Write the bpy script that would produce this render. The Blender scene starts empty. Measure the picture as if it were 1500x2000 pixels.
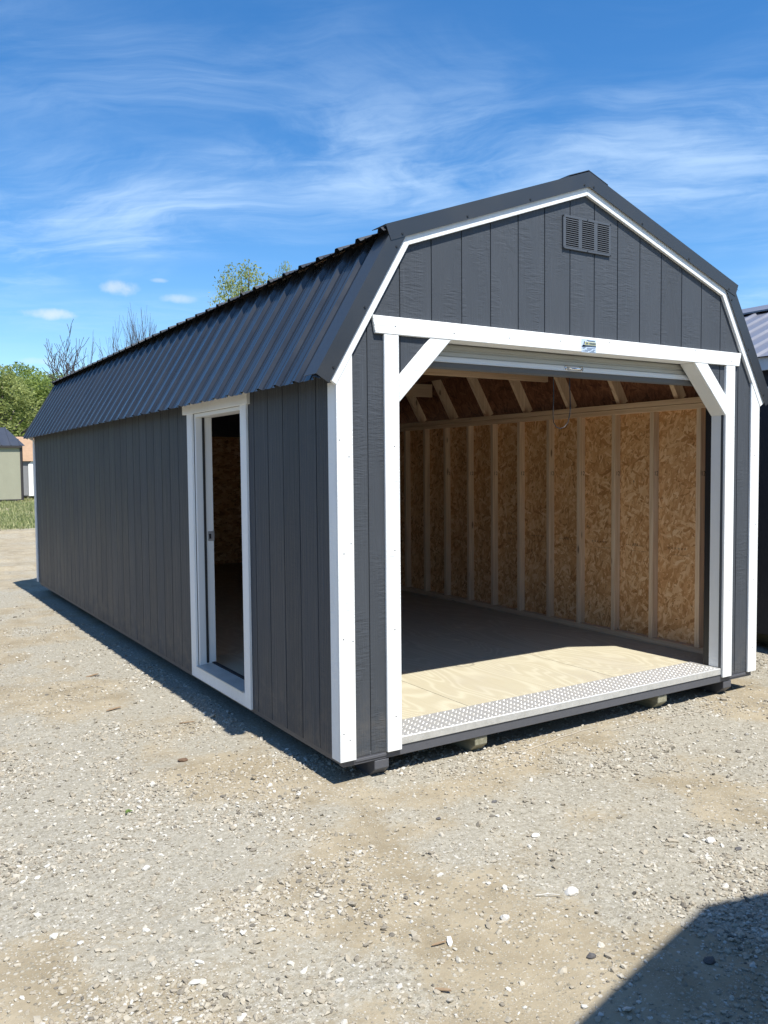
import bpy, bmesh, math, random
import numpy as np
from mathutils import Vector, Matrix, Quaternion

S = bpy.context.scene
COL = S.collection
R = math.radians

# ------------------------------------------------------------------ camera
BASE = 0.13                                     # siding bottom above the ground
CAM = Vector((-2.06, -3.6878, 1.4967 + BASE))
YAW, PITCH, ROLL, FPX = 0.5616, -0.0520, -0.0092, 1634.5
FW = Vector((math.sin(YAW) * math.cos(PITCH), math.cos(YAW) * math.cos(PITCH), math.sin(PITCH)))
r0 = Vector((math.cos(YAW), -math.sin(YAW), 0)); u0 = r0.cross(FW)
RT = r0 * math.cos(ROLL) + u0 * math.sin(ROLL)
UP = u0 * math.cos(ROLL) - r0 * math.sin(ROLL)
cd = bpy.data.cameras.new('camera'); cam = bpy.data.objects.new('camera', cd); COL.objects.link(cam)
m = Matrix((RT, UP, -FW)).transposed().to_4x4(); m.translation = CAM
cam.matrix_world = m
cd.sensor_fit = 'VERTICAL'; cd.sensor_height = 36.0; cd.lens = FPX * 36.0 / 2000.0
cd.clip_start = 0.05; cd.clip_end = 3000
S.camera = cam

def view_dir(px, py):                            # direction towards a point of the 1500x2000 photograph
    return (FW + RT * ((px - 750) / FPX) - UP * ((py - 1000) / FPX)).normalized()
def far_at(px, py, dist):                        # the place that far away (horizontally) in that direction
    d = view_dir(px, py)
    return CAM + d * (dist / math.hypot(d.x, d.y))

# ------------------------------------------------------------------ light
SUN_EL, SUN_AZ = R(61.6), R(1.5)                 # azimuth measured from -y towards +x
sdir = Vector((math.sin(SUN_AZ) * math.cos(SUN_EL), -math.cos(SUN_AZ) * math.cos(SUN_EL), math.sin(SUN_EL)))
sl = bpy.data.lights.new('sun', 'SUN'); sl.energy = 5.0; sl.angle = R(0.53); sl.color = (1.0, 0.965, 0.885)
so = bpy.data.objects.new('sun', sl); COL.objects.link(so)
so.rotation_euler = sdir.to_track_quat('Z', 'Y').to_euler(); so.location = (0, -20, 40)

W = bpy.data.worlds.new("World"); S.world = W; W.use_nodes = True
S.cycles.max_bounces = 16; S.cycles.diffuse_bounces = 9
S.view_settings.view_transform = 'Standard'; S.view_settings.look = 'None'
S.view_settings.exposure = 0.62; S.view_settings.gamma = 1.0; S.view_settings.use_curve_mapping = False


class NT:
    """small helper round a node tree"""
    def __init__(self, tree): self.t = tree
    def n(self, kind, ins=None, **props):
        nd = self.t.nodes.new('ShaderNode' + kind)
        for k, v in props.items(): setattr(nd, k, v)
        for k, v in (ins or {}).items():
            s = nd.inputs[k]
            if isinstance(v, bpy.types.NodeSocket): self.t.links.new(v, s)
            else: s.default_value = v
        return nd
    def math(self, op, a, b=0.0, c=0.0, clamp=False):
        return self.n('Math', {0: a, 1: b, 2: c}, operation=op, use_clamp=clamp).outputs[0]
    def vmath(self, op, a, b=(0, 0, 0)):
        nd = self.n('VectorMath', {0: a, 1: b}, operation=op)
        return nd.outputs[1] if op in ('DOT_PRODUCT', 'LENGTH', 'DISTANCE') else nd.outputs[0]
    def scale(self, v, s): return self.n('Mapping', {'Vector': v, 'Scale': s}).outputs[0]
    def noise(self, v, scale, detail=3.0, rough=0.5, dist=0.0):
        return self.n('TexNoise', {'Vector': v, 'Scale': scale, 'Detail': detail, 'Roughness': rough, 'Distortion': dist}).outputs[0]
    def ramp(self, f, stops, interp='LINEAR'):
        nd = self.n('ValToRGB', {0: f}); cr = nd.color_ramp; cr.interpolation = interp
        while len(cr.elements) < len(stops): cr.elements.new(0.5)
        for e, (p, c) in zip(cr.elements, stops):
            e.position = p; e.color = tuple(c) + (1,) if len(c) == 3 else c
        return nd.outputs[0]
    def maprange(self, v, a, b, c=0.0, d=1.0, smooth=True):
        return self.n('MapRange', {0: v, 1: a, 2: b, 3: c, 4: d}, interpolation_type='SMOOTHSTEP' if smooth else 'LINEAR').outputs[0]
    def mix(self, f, a, b, mode='MIX'):
        nd = self.n('Mix', data_type='RGBA', blend_type=mode)
        for k, v in ((0, f), (6, a), (7, b)):
            if isinstance(v, bpy.types.NodeSocket): self.t.links.new(v, nd.inputs[k])
            else: nd.inputs[k].default_value = v if k == 0 else (tuple(v) + (1,) if len(v) == 3 else v)
        return nd.outputs[2]
    def link(self, a, b): self.t.links.new(a, b)

# ------------------------------------------------------------------ sky with cirrus
wt = NT(W.node_tree); W.node_tree.nodes.clear()
sky = wt.n('TexSky', sky_type='NISHITA', sun_disc=False, sun_elevation=SUN_EL, sun_rotation=math.pi - SUN_AZ,
           altitude=200.0, air_density=1.0, dust_density=0.12, ozone_density=3.0)
D = wt.n('TexCoord').outputs['Generated']
sx = wt.n('SeparateXYZ', {0: D})
zz = wt.math('MAXIMUM', sx.outputs[2], 0.04)
flat = wt.vmath('DIVIDE', D, wt.n('CombineXYZ', {0: zz, 1: zz, 2: zz}).outputs[0])          # the cloud deck as a plane overhead
rot = wt.n('Mapping', {'Vector': flat, 'Rotation': (0, 0, R(45)), 'Location': (0.4, 5.2, 0)}).outputs[0]
warp = wt.n('TexNoise', {'Vector': rot, 'Scale': 0.8, 'Detail': 4.0}).outputs[1]
warped = wt.vmath('ADD', rot, wt.vmath('MULTIPLY', wt.vmath('SUBTRACT', warp, (0.5, 0.5, 0.5)), (0.8, 0.8, 0)))
fib = wt.noise(wt.scale(warped, (0.55, 3.0, 1)), 2.6, 8, 0.68, 0.9)
fine = wt.noise(wt.scale(warped, (0.8, 1.2, 1)), 1.25, 9, 0.62, 0.8)
fine = wt.math('ADD', wt.math('MULTIPLY', fine, 0.82), wt.math('MULTIPLY', fib, 0.18))
broad = wt.noise(wt.scale(rot, (0.55, 1.0, 1)), 0.8, 3, 0.5, 0.2)
cir = wt.math('MULTIPLY', wt.maprange(fine, 0.36, 0.74), wt.maprange(broad, 0.34, 0.64))
cir = wt.math('MULTIPLY', cir, wt.maprange(sx.outputs[2], 0.10, 0.26))
cir = wt.math('MULTIPLY', cir, 0.62)
# three small fair-weather puffs low over the horizon
lump = wt.noise(D, 42.0, 5, 0.6)
puff = None
for (px, py, ax, az, amp) in ((95, 613, 0.036, 0.0085, 1.0), (238, 563, 0.030, 0.012, 1.0), (352, 584, 0.030, 0.007, 0.7), (75, 706, 0.03, 0.006, 0.45), (312, 548, 0.014, 0.004, 0.6)):
    d0 = view_dir(px, py); az0 = math.atan2(d0.x, d0.y)
    h = Vector((math.cos(az0), -math.sin(az0), 0))
    a = wt.math('DIVIDE', wt.vmath('DOT_PRODUCT', D, tuple(h)), ax)
    b = wt.math('DIVIDE', wt.math('SUBTRACT', sx.outputs[2], d0.z), az)
    front = wt.math('GREATER_THAN', wt.vmath('DOT_PRODUCT', D, tuple(d0)), 0.0)
    q = wt.math('ADD', wt.math('MULTIPLY', a, a), wt.math('MULTIPLY', b, b))
    q = wt.math('SUBTRACT', wt.math('SUBTRACT', 1.35, q), wt.math('MULTIPLY', lump, 1.3))
    q = wt.math('MULTIPLY', wt.maprange(q, 0.0, 0.9, 0.0, amp), front)
    puff = q if puff is None else wt.math('MAXIMUM', puff, q)
skycol = wt.n('HueSaturation', {'Hue': 0.502, 'Saturation': 1.31, 'Value': 1.12, 'Color': sky.outputs[0]}).outputs[0]
skycol = wt.mix(cir, skycol, (4.9, 6.3, 7.8))
skycol = wt.mix(wt.math('MULTIPLY', puff, 0.6), skycol, (5.8, 6.1, 6.6))
bg = wt.n('Background', {'Color': skycol, 'Strength': 0.108})
wo = wt.n('OutputWorld'); wt.link(bg.outputs[0], wo.inputs[0])

# ------------------------------------------------------------------ materials
def new_mat(name):
    mt = bpy.data.materials.new(name); mt.use_nodes = True
    mt.node_tree.nodes.clear(); return mt, NT(mt.node_tree)
def finish(t, color, rough=0.6, metal=0.0, bump=None, strength=0.5, dist=0.004, spec=0.5, extra=None):
    p = t.n('BsdfPrincipled')
    for k, v in (('Base Color', color), ('Roughness', rough), ('Metallic', metal), ('Specular IOR Level', spec)):
        if isinstance(v, bpy.types.NodeSocket): t.link(v, p.inputs[k])
        else: p.inputs[k].default_value = (tuple(v) + (1,)) if k == 'Base Color' else v
    for k, v in (extra or {}).items(): p.inputs[k].default_value = v
    if bump is not None:
        bn = t.n('Bump', {'Height': bump, 'Strength': strength, 'Distance': dist}); t.link(bn.outputs[0], p.inputs['Normal'])
    o = t.n('OutputMaterial'); t.link(p.outputs[0], o.inputs[0]); return p
def obj_coord(t, jitter=37.0):
    c = t.n('TexCoord').outputs['Object']
    rnd = t.n('ObjectInfo').outputs['Random']
    off = t.n('CombineXYZ', {0: t.math('MULTIPLY', rnd, jitter), 1: t.math('MULTIPLY', rnd, jitter * 1.7), 2: t.math('MULTIPLY', rnd, jitter * 0.6)}).outputs[0]
    return t.vmath('ADD', c, off), rnd
def plain(name, c, rough=0.55, metal=0.0, var=0.08, nscale=8.0, bump=0.0, spec=0.5):
    mt, t = new_mat(name); v, rnd = obj_coord(t)
    f = t.noise(v, nscale, 4, 0.6)
    col = t.mix(f, tuple(x * (1 - var) for x in c), tuple(min(1, x * (1 + var)) for x in c))
    finish(t, col, rough, metal, f if bump else None, bump, 0.002, spec); return mt

def siding_mat(name, c, rough, streak, swell, dirt=0.0, gs=170, along='z', grain_tone=0.28):
    """embossed, painted wood-grain siding: fine vertical grain, patches of cross ripple, arched figure"""
    mt, t = new_mat(name); v, rnd = obj_coord(t)
    if along == 'x':
        q = t.n('SeparateXYZ', {0: v}); v = t.n('CombineXYZ', {0: q.outputs[2], 1: q.outputs[1], 2: q.outputs[0]}).outputs[0]
    grain = t.noise(t.scale(v, (gs, gs, gs / 53)), 1.0, 3, 0.6)
    rip = t.noise(t.scale(v, (11, 11, 62)), 1.0, 2, 0.5, 0.8)
    mask = t.maprange(t.noise(t.scale(v, (9, 9, 2.2)), 1.0, 2, 0.5), 0.42, 0.62)
    fig = t.math('FRACT', t.math('MULTIPLY', t.noise(t.scale(v, (5.5, 5.5, 0.9)), 1.0, 1, 0.4), 16.0))
    fig = t.math('MULTIPLY', t.maprange(fig, 0.0, 0.25), t.maprange(t.noise(t.scale(v, (6, 6, 1.5)), 1.3, 1), 0.52, 0.64))
    h = t.math('ADD', t.math('MULTIPLY', grain, streak), t.math('ADD', t.math('MULTIPLY', t.math('MULTIPLY', rip, mask), swell), t.math('MULTIPLY', fig, 0.30 * swell)))
    blot = t.noise(t.scale(v, (3, 3, 1.0)), 1.0, 4, 0.6)
    col = t.mix(blot, tuple(x * 0.9 for x in c), tuple(x * 1.1 for x in c))
    col = t.mix(t.math('MULTIPLY', t.maprange(grain, 0.55, 0.75), grain_tone), col, tuple(min(1, x * 1.7) for x in c))
    tint = t.math('ADD', 0.94, t.math('MULTIPLY', rnd, 0.12))
    col = t.mix(1.0, col, t.n('CombineColor', {0: tint, 1: tint, 2: tint}).outputs[0], 'MULTIPLY')
    if dirt:      # dust and splash marks on the lowest boards
        wz = t.n('SeparateXYZ', {0: t.n('NewGeometry').outputs['Position']}).outputs[2]
        sp = t.noise(t.n('NewGeometry').outputs['Position'], 9.0, 6, 0.7)
        sp = t.math('MULTIPLY', t.maprange(wz, 0.12, 0.62, 1.0, 0.0), t.maprange(sp, 0.38, 0.72))
        col = t.mix(t.math('MULTIPLY', sp, dirt), col, (0.24, 0.20, 0.155))
    rg = t.maprange(blot, 0.2, 0.8, rough - 0.06, rough + 0.08)
    finish(t, col, rg, 0.0, h, 0.65, 0.008, 0.15); return mt

def lumber_mat(name, a, b, axis_scale):
    mt, t = new_mat(name); v, rnd = obj_coord(t)
    g = t.noise(t.scale(v, axis_scale), 1.0, 4, 0.6, 0.5)
    col = t.mix(t.maprange(g, 0.3, 0.7), a, b)
    kn = t.n('TexVoronoi', {'Vector': t.scale(v, tuple(2.6 if s < 10 else 9.0 for s in axis_scale)), 'Scale': 1.0}).outputs['Distance']
    col = t.mix(t.maprange(kn, 0.05, 0.13, 1.0, 0.0), col, tuple(x * 0.35 for x in a))
    tint = t.math('ADD', 0.86, t.math('MULTIPLY', rnd, 0.2))
    col = t.mix(1.0, col, t.n('CombineColor', {0: tint, 1: tint, 2: tint}).outputs[0], 'MULTIPLY')
    finish(t, col, 0.75, 0.0, g, 0.25, 0.002, 0.25); return mt

def osb_mat(name, stops):
    mt, t = new_mat(name); v, rnd = obj_coord(t)
    wob = t.vmath('MULTIPLY', t.vmath('SUBTRACT', t.n('TexNoise', {'Vector': v, 'Scale': 22.0}).outputs[1], (0.5, 0.5, 0.5)), (0.03, 0.03, 0.03))
    vw = t.vmath('ADD', v, wob); best = None; val = None
    for k, (ang, sy, sz) in enumerate(((0.25, 46, 11), (1.15, 52, 13), (2.0, 46, 12), (2.75, 60, 15), (-0.35, 70, 16))):
        vv = t.n('Mapping', {'Vector': vw, 'Location': (3.3 * k, 1.7 * k, 0.9 * k), 'Rotation': (ang, 0, 0)}).outputs[0]
        vv = t.scale(vv, (14, sy, sz))
        sc3 = t.n('SeparateColor', {0: t.n('TexVoronoi', {'Vector': vv, 'Scale': 1.0}).outputs['Color']})
        f = t.math('ADD', t.math('MULTIPLY', sc3.outputs[1], 0.62), t.math('MULTIPLY', t.noise(t.scale(vv, (1, 5, 0.8)), 1.0, 2, 0.5), 0.4))
        if best is None: best, val = sc3.outputs[0], f
        else:
            up = t.math('GREATER_THAN', sc3.outputs[0], best)
            val = t.math('ADD', t.math('MULTIPLY', f, up), t.math('MULTIPLY', val, t.math('SUBTRACT', 1.0, up)))
            best = t.math('MAXIMUM', best, sc3.outputs[0])
    col = t.ramp(val, stops)
    dk = t.noise(t.scale(v, (40, 40, 26)), 1.0, 2, 0.5, 1.2)
    col = t.mix(t.maprange(dk, 0.70, 0.76), col, tuple(x * 0.3 for x in stops[0][1]))
    finish(t, col, 0.6, 0.0, val, 0.35, 0.002, 0.35); return mt

M = {}
M['siding'] = siding_mat('charcoal_siding', (0.066, 0.073, 0.084), 0.46, 0.5, 0.8, 0.22)
M['side_siding'] = siding_mat('charcoal_side_siding', (0.066, 0.073, 0.084), 0.46, 1.6, 0.3, 0.34, 75, 'z', 0.55)  # stronger pale grain paints in glancing light on the embossed side wall
M['white'] = siding_mat('white_trim_paint', (0.80, 0.81, 0.80), 0.5, 0.4, 0.6, 0.10)
M['white_x'] = siding_mat('white_header_paint', (0.80, 0.81, 0.80), 0.5, 0.9, 0.3, 0, 60, 'x')
M['lumber_z'] = lumber_mat('pine_upright', (0.62, 0.44, 0.29), (0.78, 0.60, 0.42), (60, 60, 2.2))
M['lumber_y'] = lumber_mat('pine_lengthwise', (0.60, 0.42, 0.27), (0.74, 0.56, 0.39), (60, 2.2, 60))
M['lumber_x'] = lumber_mat('pine_crosswise', (0.60, 0.42, 0.27), (0.74, 0.56, 0.39), (2.2, 60, 60))
M['skid'] = lumber_mat('treated_timber', (0.20, 0.19, 0.13), (0.33, 0.31, 0.23), (40, 3, 40))
M['osb'] = osb_mat('strand_board', [(0.12, (0.30, 0.135, 0.045)), (0.30, (0.50, 0.255, 0.10)), (0.55, (0.64, 0.36, 0.165)), (0.85, (0.80, 0.55, 0.32))])
M['osb_dim'] = osb_mat('dim_strand_board', [(0.14, (0.05, 0.016, 0.008)), (0.30, (0.115, 0.042, 0.020)), (0.55, (0.16, 0.062, 0.030)), (0.85, (0.23, 0.105, 0.055))])  # redder board, darkened to put the unlit roof space into the colour
M['paint_gray'] = plain('gray_floor_paint', (0.085, 0.087, 0.10), 0.5, 0, 0.12, 20, 0.2)
M['vent_gray'] = plain('gray_vent_plastic', (0.072, 0.080, 0.093), 0.5, 0, 0.05, 20)
M['rubber'] = plain('black_rubber', (0.02, 0.02, 0.022), 0.6)
M['seal'] = plain('gray_door_seal', (0.10, 0.10, 0.10), 0.6)
M['black'] = plain('black_track', (0.012, 0.012, 0.014), 0.45)
M['chrome'] = plain('bright_metal', (0.75, 0.76, 0.78), 0.18, 1.0, 0.03)
M['screw'] = plain('dark_screw', (0.02, 0.022, 0.025), 0.4)
M['door_paint'] = plain('door_white', (0.74, 0.75, 0.75), 0.42, 0, 0.03, 5)
M['curtain'] = plain('curtain_gray_white', (0.40, 0.395, 0.36), 0.35, 0, 0.04, 4)
M['sill'] = plain('aluminium_sill', (0.55, 0.54, 0.50), 0.5, 0.35, 0.25, 9)

def metal_roof(name, c, rough):
    mt, t = new_mat(name); v, rnd = obj_coord(t)
    f = t.noise(v, 3.0, 4, 0.6)
    col = t.mix(f, tuple(x * 0.88 for x in c), tuple(x * 1.12 for x in c))
    finish(t, col, t.maprange(f, 0.3, 0.7, rough - 0.05, rough + 0.06), 0.0, t.noise(v, 2.2, 2), 0.05, 0.01, 0.7,
           {'Coat Weight': 0.2, 'Coat Roughness': 0.25}); return mt
M['roof'] = metal_roof('charcoal_steel_roof', (0.016, 0.018, 0.022), 0.30)
M['rake'] = metal_roof('charcoal_steel_trim', (0.022, 0.024, 0.028), 0.45)
M['roof_sheen'] = metal_roof('sheen_steel_roof', (0.15, 0.155, 0.19), 0.4)  # charcoal steel lightened so the colour carries the sun's sheen
M['roof_navy'] = metal_roof('dark_steel_roof', (0.03, 0.035, 0.05), 0.45)

def ply():
    mt, t = new_mat('plywood_floor'); v, rnd = obj_coord(t)
    n0 = t.noise(t.scale(v, (2.2, 0.55, 1)), 1.0, 2, 0.45, 0.4)
    ring = t.math('FRACT', t.math('MULTIPLY', n0, 24.0))
    ringm = t.math('MULTIPLY', t.maprange(ring, 0.0, 0.35), t.maprange(ring, 0.65, 1.0, 1.0, 0.0))
    fib = t.noise(t.scale(v, (120, 4, 1)), 1.0, 3, 0.6)
    col = t.mix(ringm, (0.475, 0.44, 0.335), (0.415, 0.375, 0.275))
    col = t.mix(t.math('MULTIPLY', t.maprange(fib, 0.5, 0.75), 0.35), col, (0.35, 0.285, 0.19))
    kv = t.n('TexVoronoi', {'Vector': t.scale(v, (2.2, 1.4, 0.2)), 'Scale': 1.0}).outputs['Distance']
    col = t.mix(t.math('MULTIPLY', t.maprange(kv, 0.04, 0.075, 1, 0), 0.6), col, (0.60, 0.54, 0.38))
    dirt = t.noise(v, 1.6, 5, 0.65)
    col = t.mix(t.math('MULTIPLY', t.maprange(dirt, 0.45, 0.75), 0.45), col, (0.36, 0.32, 0.26))
    finish(t, col, 0.72, 0.0, fib, 0.15, 0.002, 0.3); return mt
M['ply'] = ply()

def alu():
    mt, t = new_mat('diamond_plate'); v, rnd = obj_coord(t)
    f = t.noise(v, 14.0, 5, 0.65)
    finish(t, t.mix(t.maprange(f, 0.3, 0.7), (0.62, 0.61, 0.58), (0.82, 0.82, 0.82)), t.maprange(f, 0.3, 0.7, 0.55, 0.40), 0.72, f, 0.3, 0.003); return mt
M['alu'] = alu()

def ground_mat():
    mt, t = new_mat('gravel_yard')
    v = t.n('TexCoord').outputs['Object']
    g = t.n('Attribute', attribute_name='gravel').outputs['Fac']
    gr = t.n('Attribute', attribute_name='green').outputs['Fac']
    med = t.noise(v, 3.0, 6, 0.65); fin = t.noise(v, 38.0, 4, 0.7)
    tan = t.mix(t.maprange(med, 0.3, 0.7), (0.232, 0.191, 0.128), (0.333, 0.282, 0.200))
    gry = t.mix(t.maprange(fin, 0.3, 0.7), (0.225, 0.204, 0.160), (0.345, 0.320, 0.264))
    gm = t.math('ADD', g, t.math('MULTIPLY', t.math('SUBTRACT', fin, 0.5), 0.9))
    col = t.mix(t.maprange(gm, 0.25, 0.75), tan, gry)
    # fine chippings: three sizes of little cells, some pale, some dark
    bump = fin
    for sc, amt, rad in ((46.0, 0.75, 0.42), (105.0, 0.7, 0.45), (240.0, 0.6, 0.5)):
        vo = t.n('TexVoronoi', {'Vector': v, 'Scale': sc, 'Randomness': 1.0})
        sc3 = t.n('SeparateColor', {0: vo.outputs['Color']})
        pres = t.maprange(t.math('ADD', t.math('MULTIPLY', g, 0.40), sc3.outputs[2]), 0.62, 0.80)
        chip = t.math('MULTIPLY', t.maprange(vo.outputs['Distance'], rad * 0.6, rad, 1.0, 0.0), pres)
        cc = t.ramp(sc3.outputs[0], [(0.0, (0.14, 0.12, 0.095)), (0.3, (0.22, 0.20, 0.152)), (0.55, (0.315, 0.292, 0.232)), (0.8, (0.42, 0.395, 0.345)), (1.0, (0.54, 0.52, 0.48))])
        col = t.mix(t.math('MULTIPLY', chip, amt), col, cc)
        bump = t.math('ADD', bump, t.math('MULTIPLY', chip, 16.0 / sc))
    grass = t.mix(fin, (0.10, 0.13, 0.045), (0.27, 0.26, 0.13))
    col = t.mix(t.maprange(t.math('ADD', gr, t.math('MULTIPLY', t.math('SUBTRACT', med, 0.5), 1.0)), 0.3, 0.7), col, grass)
    finish(t, col, 0.92, 0.0, bump, 0.75, 0.006, 0.2); return mt
M['ground'] = ground_mat()

def stone_mat(name, stops):
    mt, t = new_mat(name)
    f = t.n('Attribute', attribute_name='tone').outputs['Fac']
    v = t.n('TexCoord').outputs['Object']
    col = t.mix(t.math('MULTIPLY', t.noise(v, 120.0, 3, 0.6), 0.5), t.ramp(f, stops), (0.34, 0.295, 0.225))
    finish(t, col, 0.88, 0.0, t.noise(v, 180.0, 3, 0.6), 0.4, 0.002, 0.25); return mt
M['stone'] = stone_mat('loose_stone', [(0.0, (0.08, 0.075, 0.07)), (0.12, (0.18, 0.16, 0.13)), (0.35, (0.29, 0.255, 0.20)), (0.65, (0.38, 0.345, 0.28)), (0.88, (0.46, 0.435, 0.38)), (1.0, (0.55, 0.54, 0.50))])
M['stone_white'] = plain('pale_limestone', (0.52, 0.50, 0.46), 0.9, 0, 0.15, 60, 0.4)
M['stone_dark'] = plain('dark_stone', (0.09, 0.085, 0.085), 0.85, 0, 0.3, 60, 0.4)
M['clod'] = plain('brown_clod', (0.13, 0.08, 0.05), 0.95, 0, 0.3, 60, 0.5)
M['chip_white'] = plain('white_offcut', (0.78, 0.78, 0.76), 0.6)
M['bark_chip'] = plain('bark_scrap', (0.24, 0.165, 0.10), 0.85, 0, 0.3, 40, 0.4)
M['chalk'] = plain('pale_chalk', (0.44, 0.39, 0.315), 0.95, 0, 0.2, 60)

def leaf_mat(name, a, b):
    mt, t = new_mat(name)
    f = t.n('Attribute', attribute_name='tone').outputs['Fac']
    rnd = t.n('ObjectInfo').outputs['Random']
    col = t.mix(f, a, b)
    col = t.n('HueSaturation', {'Hue': t.math('ADD', 0.485, t.math('MULTIPLY', rnd, 0.03)), 'Saturation': 1.0, 'Value': t.math('ADD', 0.88, t.math('MULTIPLY', rnd, 0.24)), 'Color': col}).outputs[0]
    p = t.n('BsdfPrincipled', {'Base Color': col, 'Roughness': 0.6, 'Specular IOR Level': 0.3})
    tr = t.n('BsdfTranslucent', {'Color': col})
    mx = t.n('MixShader', {0: 0.48, 1: p.outputs[0], 2: tr.outputs[0]})
    o = t.n('OutputMaterial'); t.link(mx.outputs[0], o.inputs[0]); return mt
M['leaf'] = leaf_mat('fresh_green_leaf', (0.11, 0.18, 0.038), (0.31, 0.41, 0.11))
M['leaf_olive'] = leaf_mat('olive_leaf', (0.16, 0.185, 0.055), (0.40, 0.43, 0.16))
M['grass'] = leaf_mat('grass_blade', (0.15, 0.20, 0.055), (0.48, 0.45, 0.24))
M['bark'] = plain('gray_bark', (0.10, 0.085, 0.075), 0.9, 0, 0.3, 30, 0.5)
M['bare'] = plain('bare_twig', (0.055, 0.045, 0.048), 0.9, 0, 0.3, 30)
M['tan_wall'] = siding_mat('tan_siding', (0.31, 0.30, 0.225), 0.6, 0.3, 0.2)
M['brown_trim'] = plain('dark_brown_trim', (0.03, 0.025, 0.025), 0.6)
M['cedar'] = plain('cedar_roof', (0.34, 0.22, 0.14), 0.8, 0, 0.25, 5, 0.2)
M['gray_wall'] = plain('gray_shed_wall', (0.22, 0.22, 0.23), 0.6)
M['navy_wall'] = siding_mat('navy_gray_siding', (0.045, 0.047, 0.055), 0.45, 0.6, 0.3)
M['hill'] = plain('hill_scrub', (0.06, 0.085, 0.03), 0.95, 0, 0.4, 0.6, 0.5)
M['card_blue'] = plain('plaque_pale_blue', (0.50, 0.60, 0.74), 0.4, 0, 0.03)
M['card_yellow'] = plain('plaque_yellow', (0.60, 0.58, 0.28), 0.4, 0, 0.03)
M['card_ink'] = plain('plaque_ink', (0.07, 0.11, 0.16), 0.5, 0, 0.03)
M['ink'] = plain('lumber_stamp_ink', (0.03, 0.025, 0.02), 0.8, 0, 0.03)

# ------------------------------------------------------------------ mesh helpers
def link(o, parent=None, kind=None, label=None, cat=None, group=None):
    COL.objects.link(o)
    if parent is not None: o.parent = parent
    for k, v in (('kind', kind), ('label', label), ('category', cat), ('group', group)):
        if v: o[k] = v
    return o
def thing(name, loc, label, cat, group=None, rz=0.0):
    o = bpy.data.objects.new(name, None); o.empty_display_size = 0.2
    o.location = loc; o.rotation_euler = (0, 0, rz)
    return link(o, None, None, label, cat, group)
class MB:
    def __init__(self): self.v = []; self.f = []; self.tone = []
    def add(self, vs, fs, tone=None):
        k = len(self.v); self.v += [tuple(p) for p in vs]; self.f += [tuple(i + k for i in f) for f in fs]
        if tone is not None: self.tone += [tone] * len(vs)
        return self
    def box(self, x0, x1, y0, y1, z0, z1):
        return self.add([(x, y, z) for x in (x0, x1) for y in (y0, y1) for z in (z0, z1)],
                        [(0, 1, 3, 2), (4, 6, 7, 5), (0, 4, 5, 1), (2, 3, 7, 6), (0, 2, 6, 4), (1, 5, 7, 3)])
    def prism(self, poly, a, b, axis):
        """poly: 2-D outline; extruded from a to b along axis ('y': poly is xz, 'x': poly is yz, 'z': poly is xy)"""
        n = len(poly)
        put = {'y': lambda p, d: (p[0], d, p[1]), 'x': lambda p, d: (d, p[0], p[1]), 'z': lambda p, d: (p[0], p[1], d)}[axis]
        vs = [put(p, a) for p in poly] + [put(p, b) for p in poly]
        return self.add(vs, [tuple(range(n)), tuple(range(2 * n - 1, n - 1, -1))] + [(i, i + n, (i + 1) % n + n, (i + 1) % n) for i in range(n)])
    def bar(self, p, q, w, h, side):
        """a squared timber from p to q; side = direction of its width"""
        p, q = Vector(p), Vector(q); d = (q - p).normalized(); s = Vector(side); s = (s - d * s.dot(d)).normalized(); u = d.cross(s)
        vs = [c + s * (w / 2 * i) + u * (h / 2 * j) for c in (p, q) for i, j in ((-1, -1), (1, -1), (1, 1), (-1, 1))]
        return self.add(vs, [(3, 2, 1, 0), (4, 5, 6, 7)] + [(i, (i + 1) % 4, (i + 1) % 4 + 4, i + 4) for i in range(4)])
    def tube(self, pts, rad, n=6, cap=True):
        pts = [Vector(p) for p in pts]; rad = rad if isinstance(rad, (list, tuple)) else [rad] * len(pts)
        k = len(self.v); prev = None
        for i, p in enumerate(pts):
            d = (pts[min(i + 1, len(pts) - 1)] - pts[max(i - 1, 0)]).normalized()
            s = d.cross(Vector((0.3, 0.1, 1)) if abs(d.z) < 0.9 else Vector((1, 0.2, 0))).normalized() if prev is None else (prev - d * prev.dot(d)).normalized()
            prev = s; u = d.cross(s)
            self.v += [tuple(p + (s * math.cos(t) + u * math.sin(t)) * rad[i]) for t in (2 * math.pi * j / n for j in range(n))]
        for i in range(len(pts) - 1):
            for j in range(n):
                a = k + i * n; self.f.append((a + j, a + (j + 1) % n, a + n + (j + 1) % n, a + n + j))
        if cap:
            self.f.append(tuple(k + j for j in range(n - 1, -1, -1))); e = k + (len(pts) - 1) * n
            self.f.append(tuple(e + j for j in range(n)))
        return self
    def mesh(self, name, mat, bevel=0.0, smooth=False):
        me = bpy.data.meshes.new(name); me.from_pydata(self.v, [], self.f)
        if self.tone:
            at = me.attributes.new('tone', 'FLOAT', 'POINT'); at.data.foreach_set('value', self.tone)
        bm = bmesh.new(); bm.from_mesh(me)
        bmesh.ops.recalc_face_normals(bm, faces=bm.faces)
        if bevel:
            ed = [e for e in bm.edges if len(e.link_faces) == 2 and e.calc_face_angle(0) > 0.5]
            bmesh.ops.bevel(bm, geom=ed, offset=bevel, segments=1, affect='EDGES', profile=0.5)
        bm.to_mesh(me); bm.free()
        if smooth: me.shade_smooth()
        me.materials.append(mat if not isinstance(mat, str) else M[mat]); return me
    def build(self, name, mat, parent=None, bevel=0.0, smooth=False, loc=None, **kw):
        o = bpy.data.objects.new(name, self.mesh(name, mat, bevel, smooth))
        if loc is not None: o.location = loc
        return link(o, parent, **kw)
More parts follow.
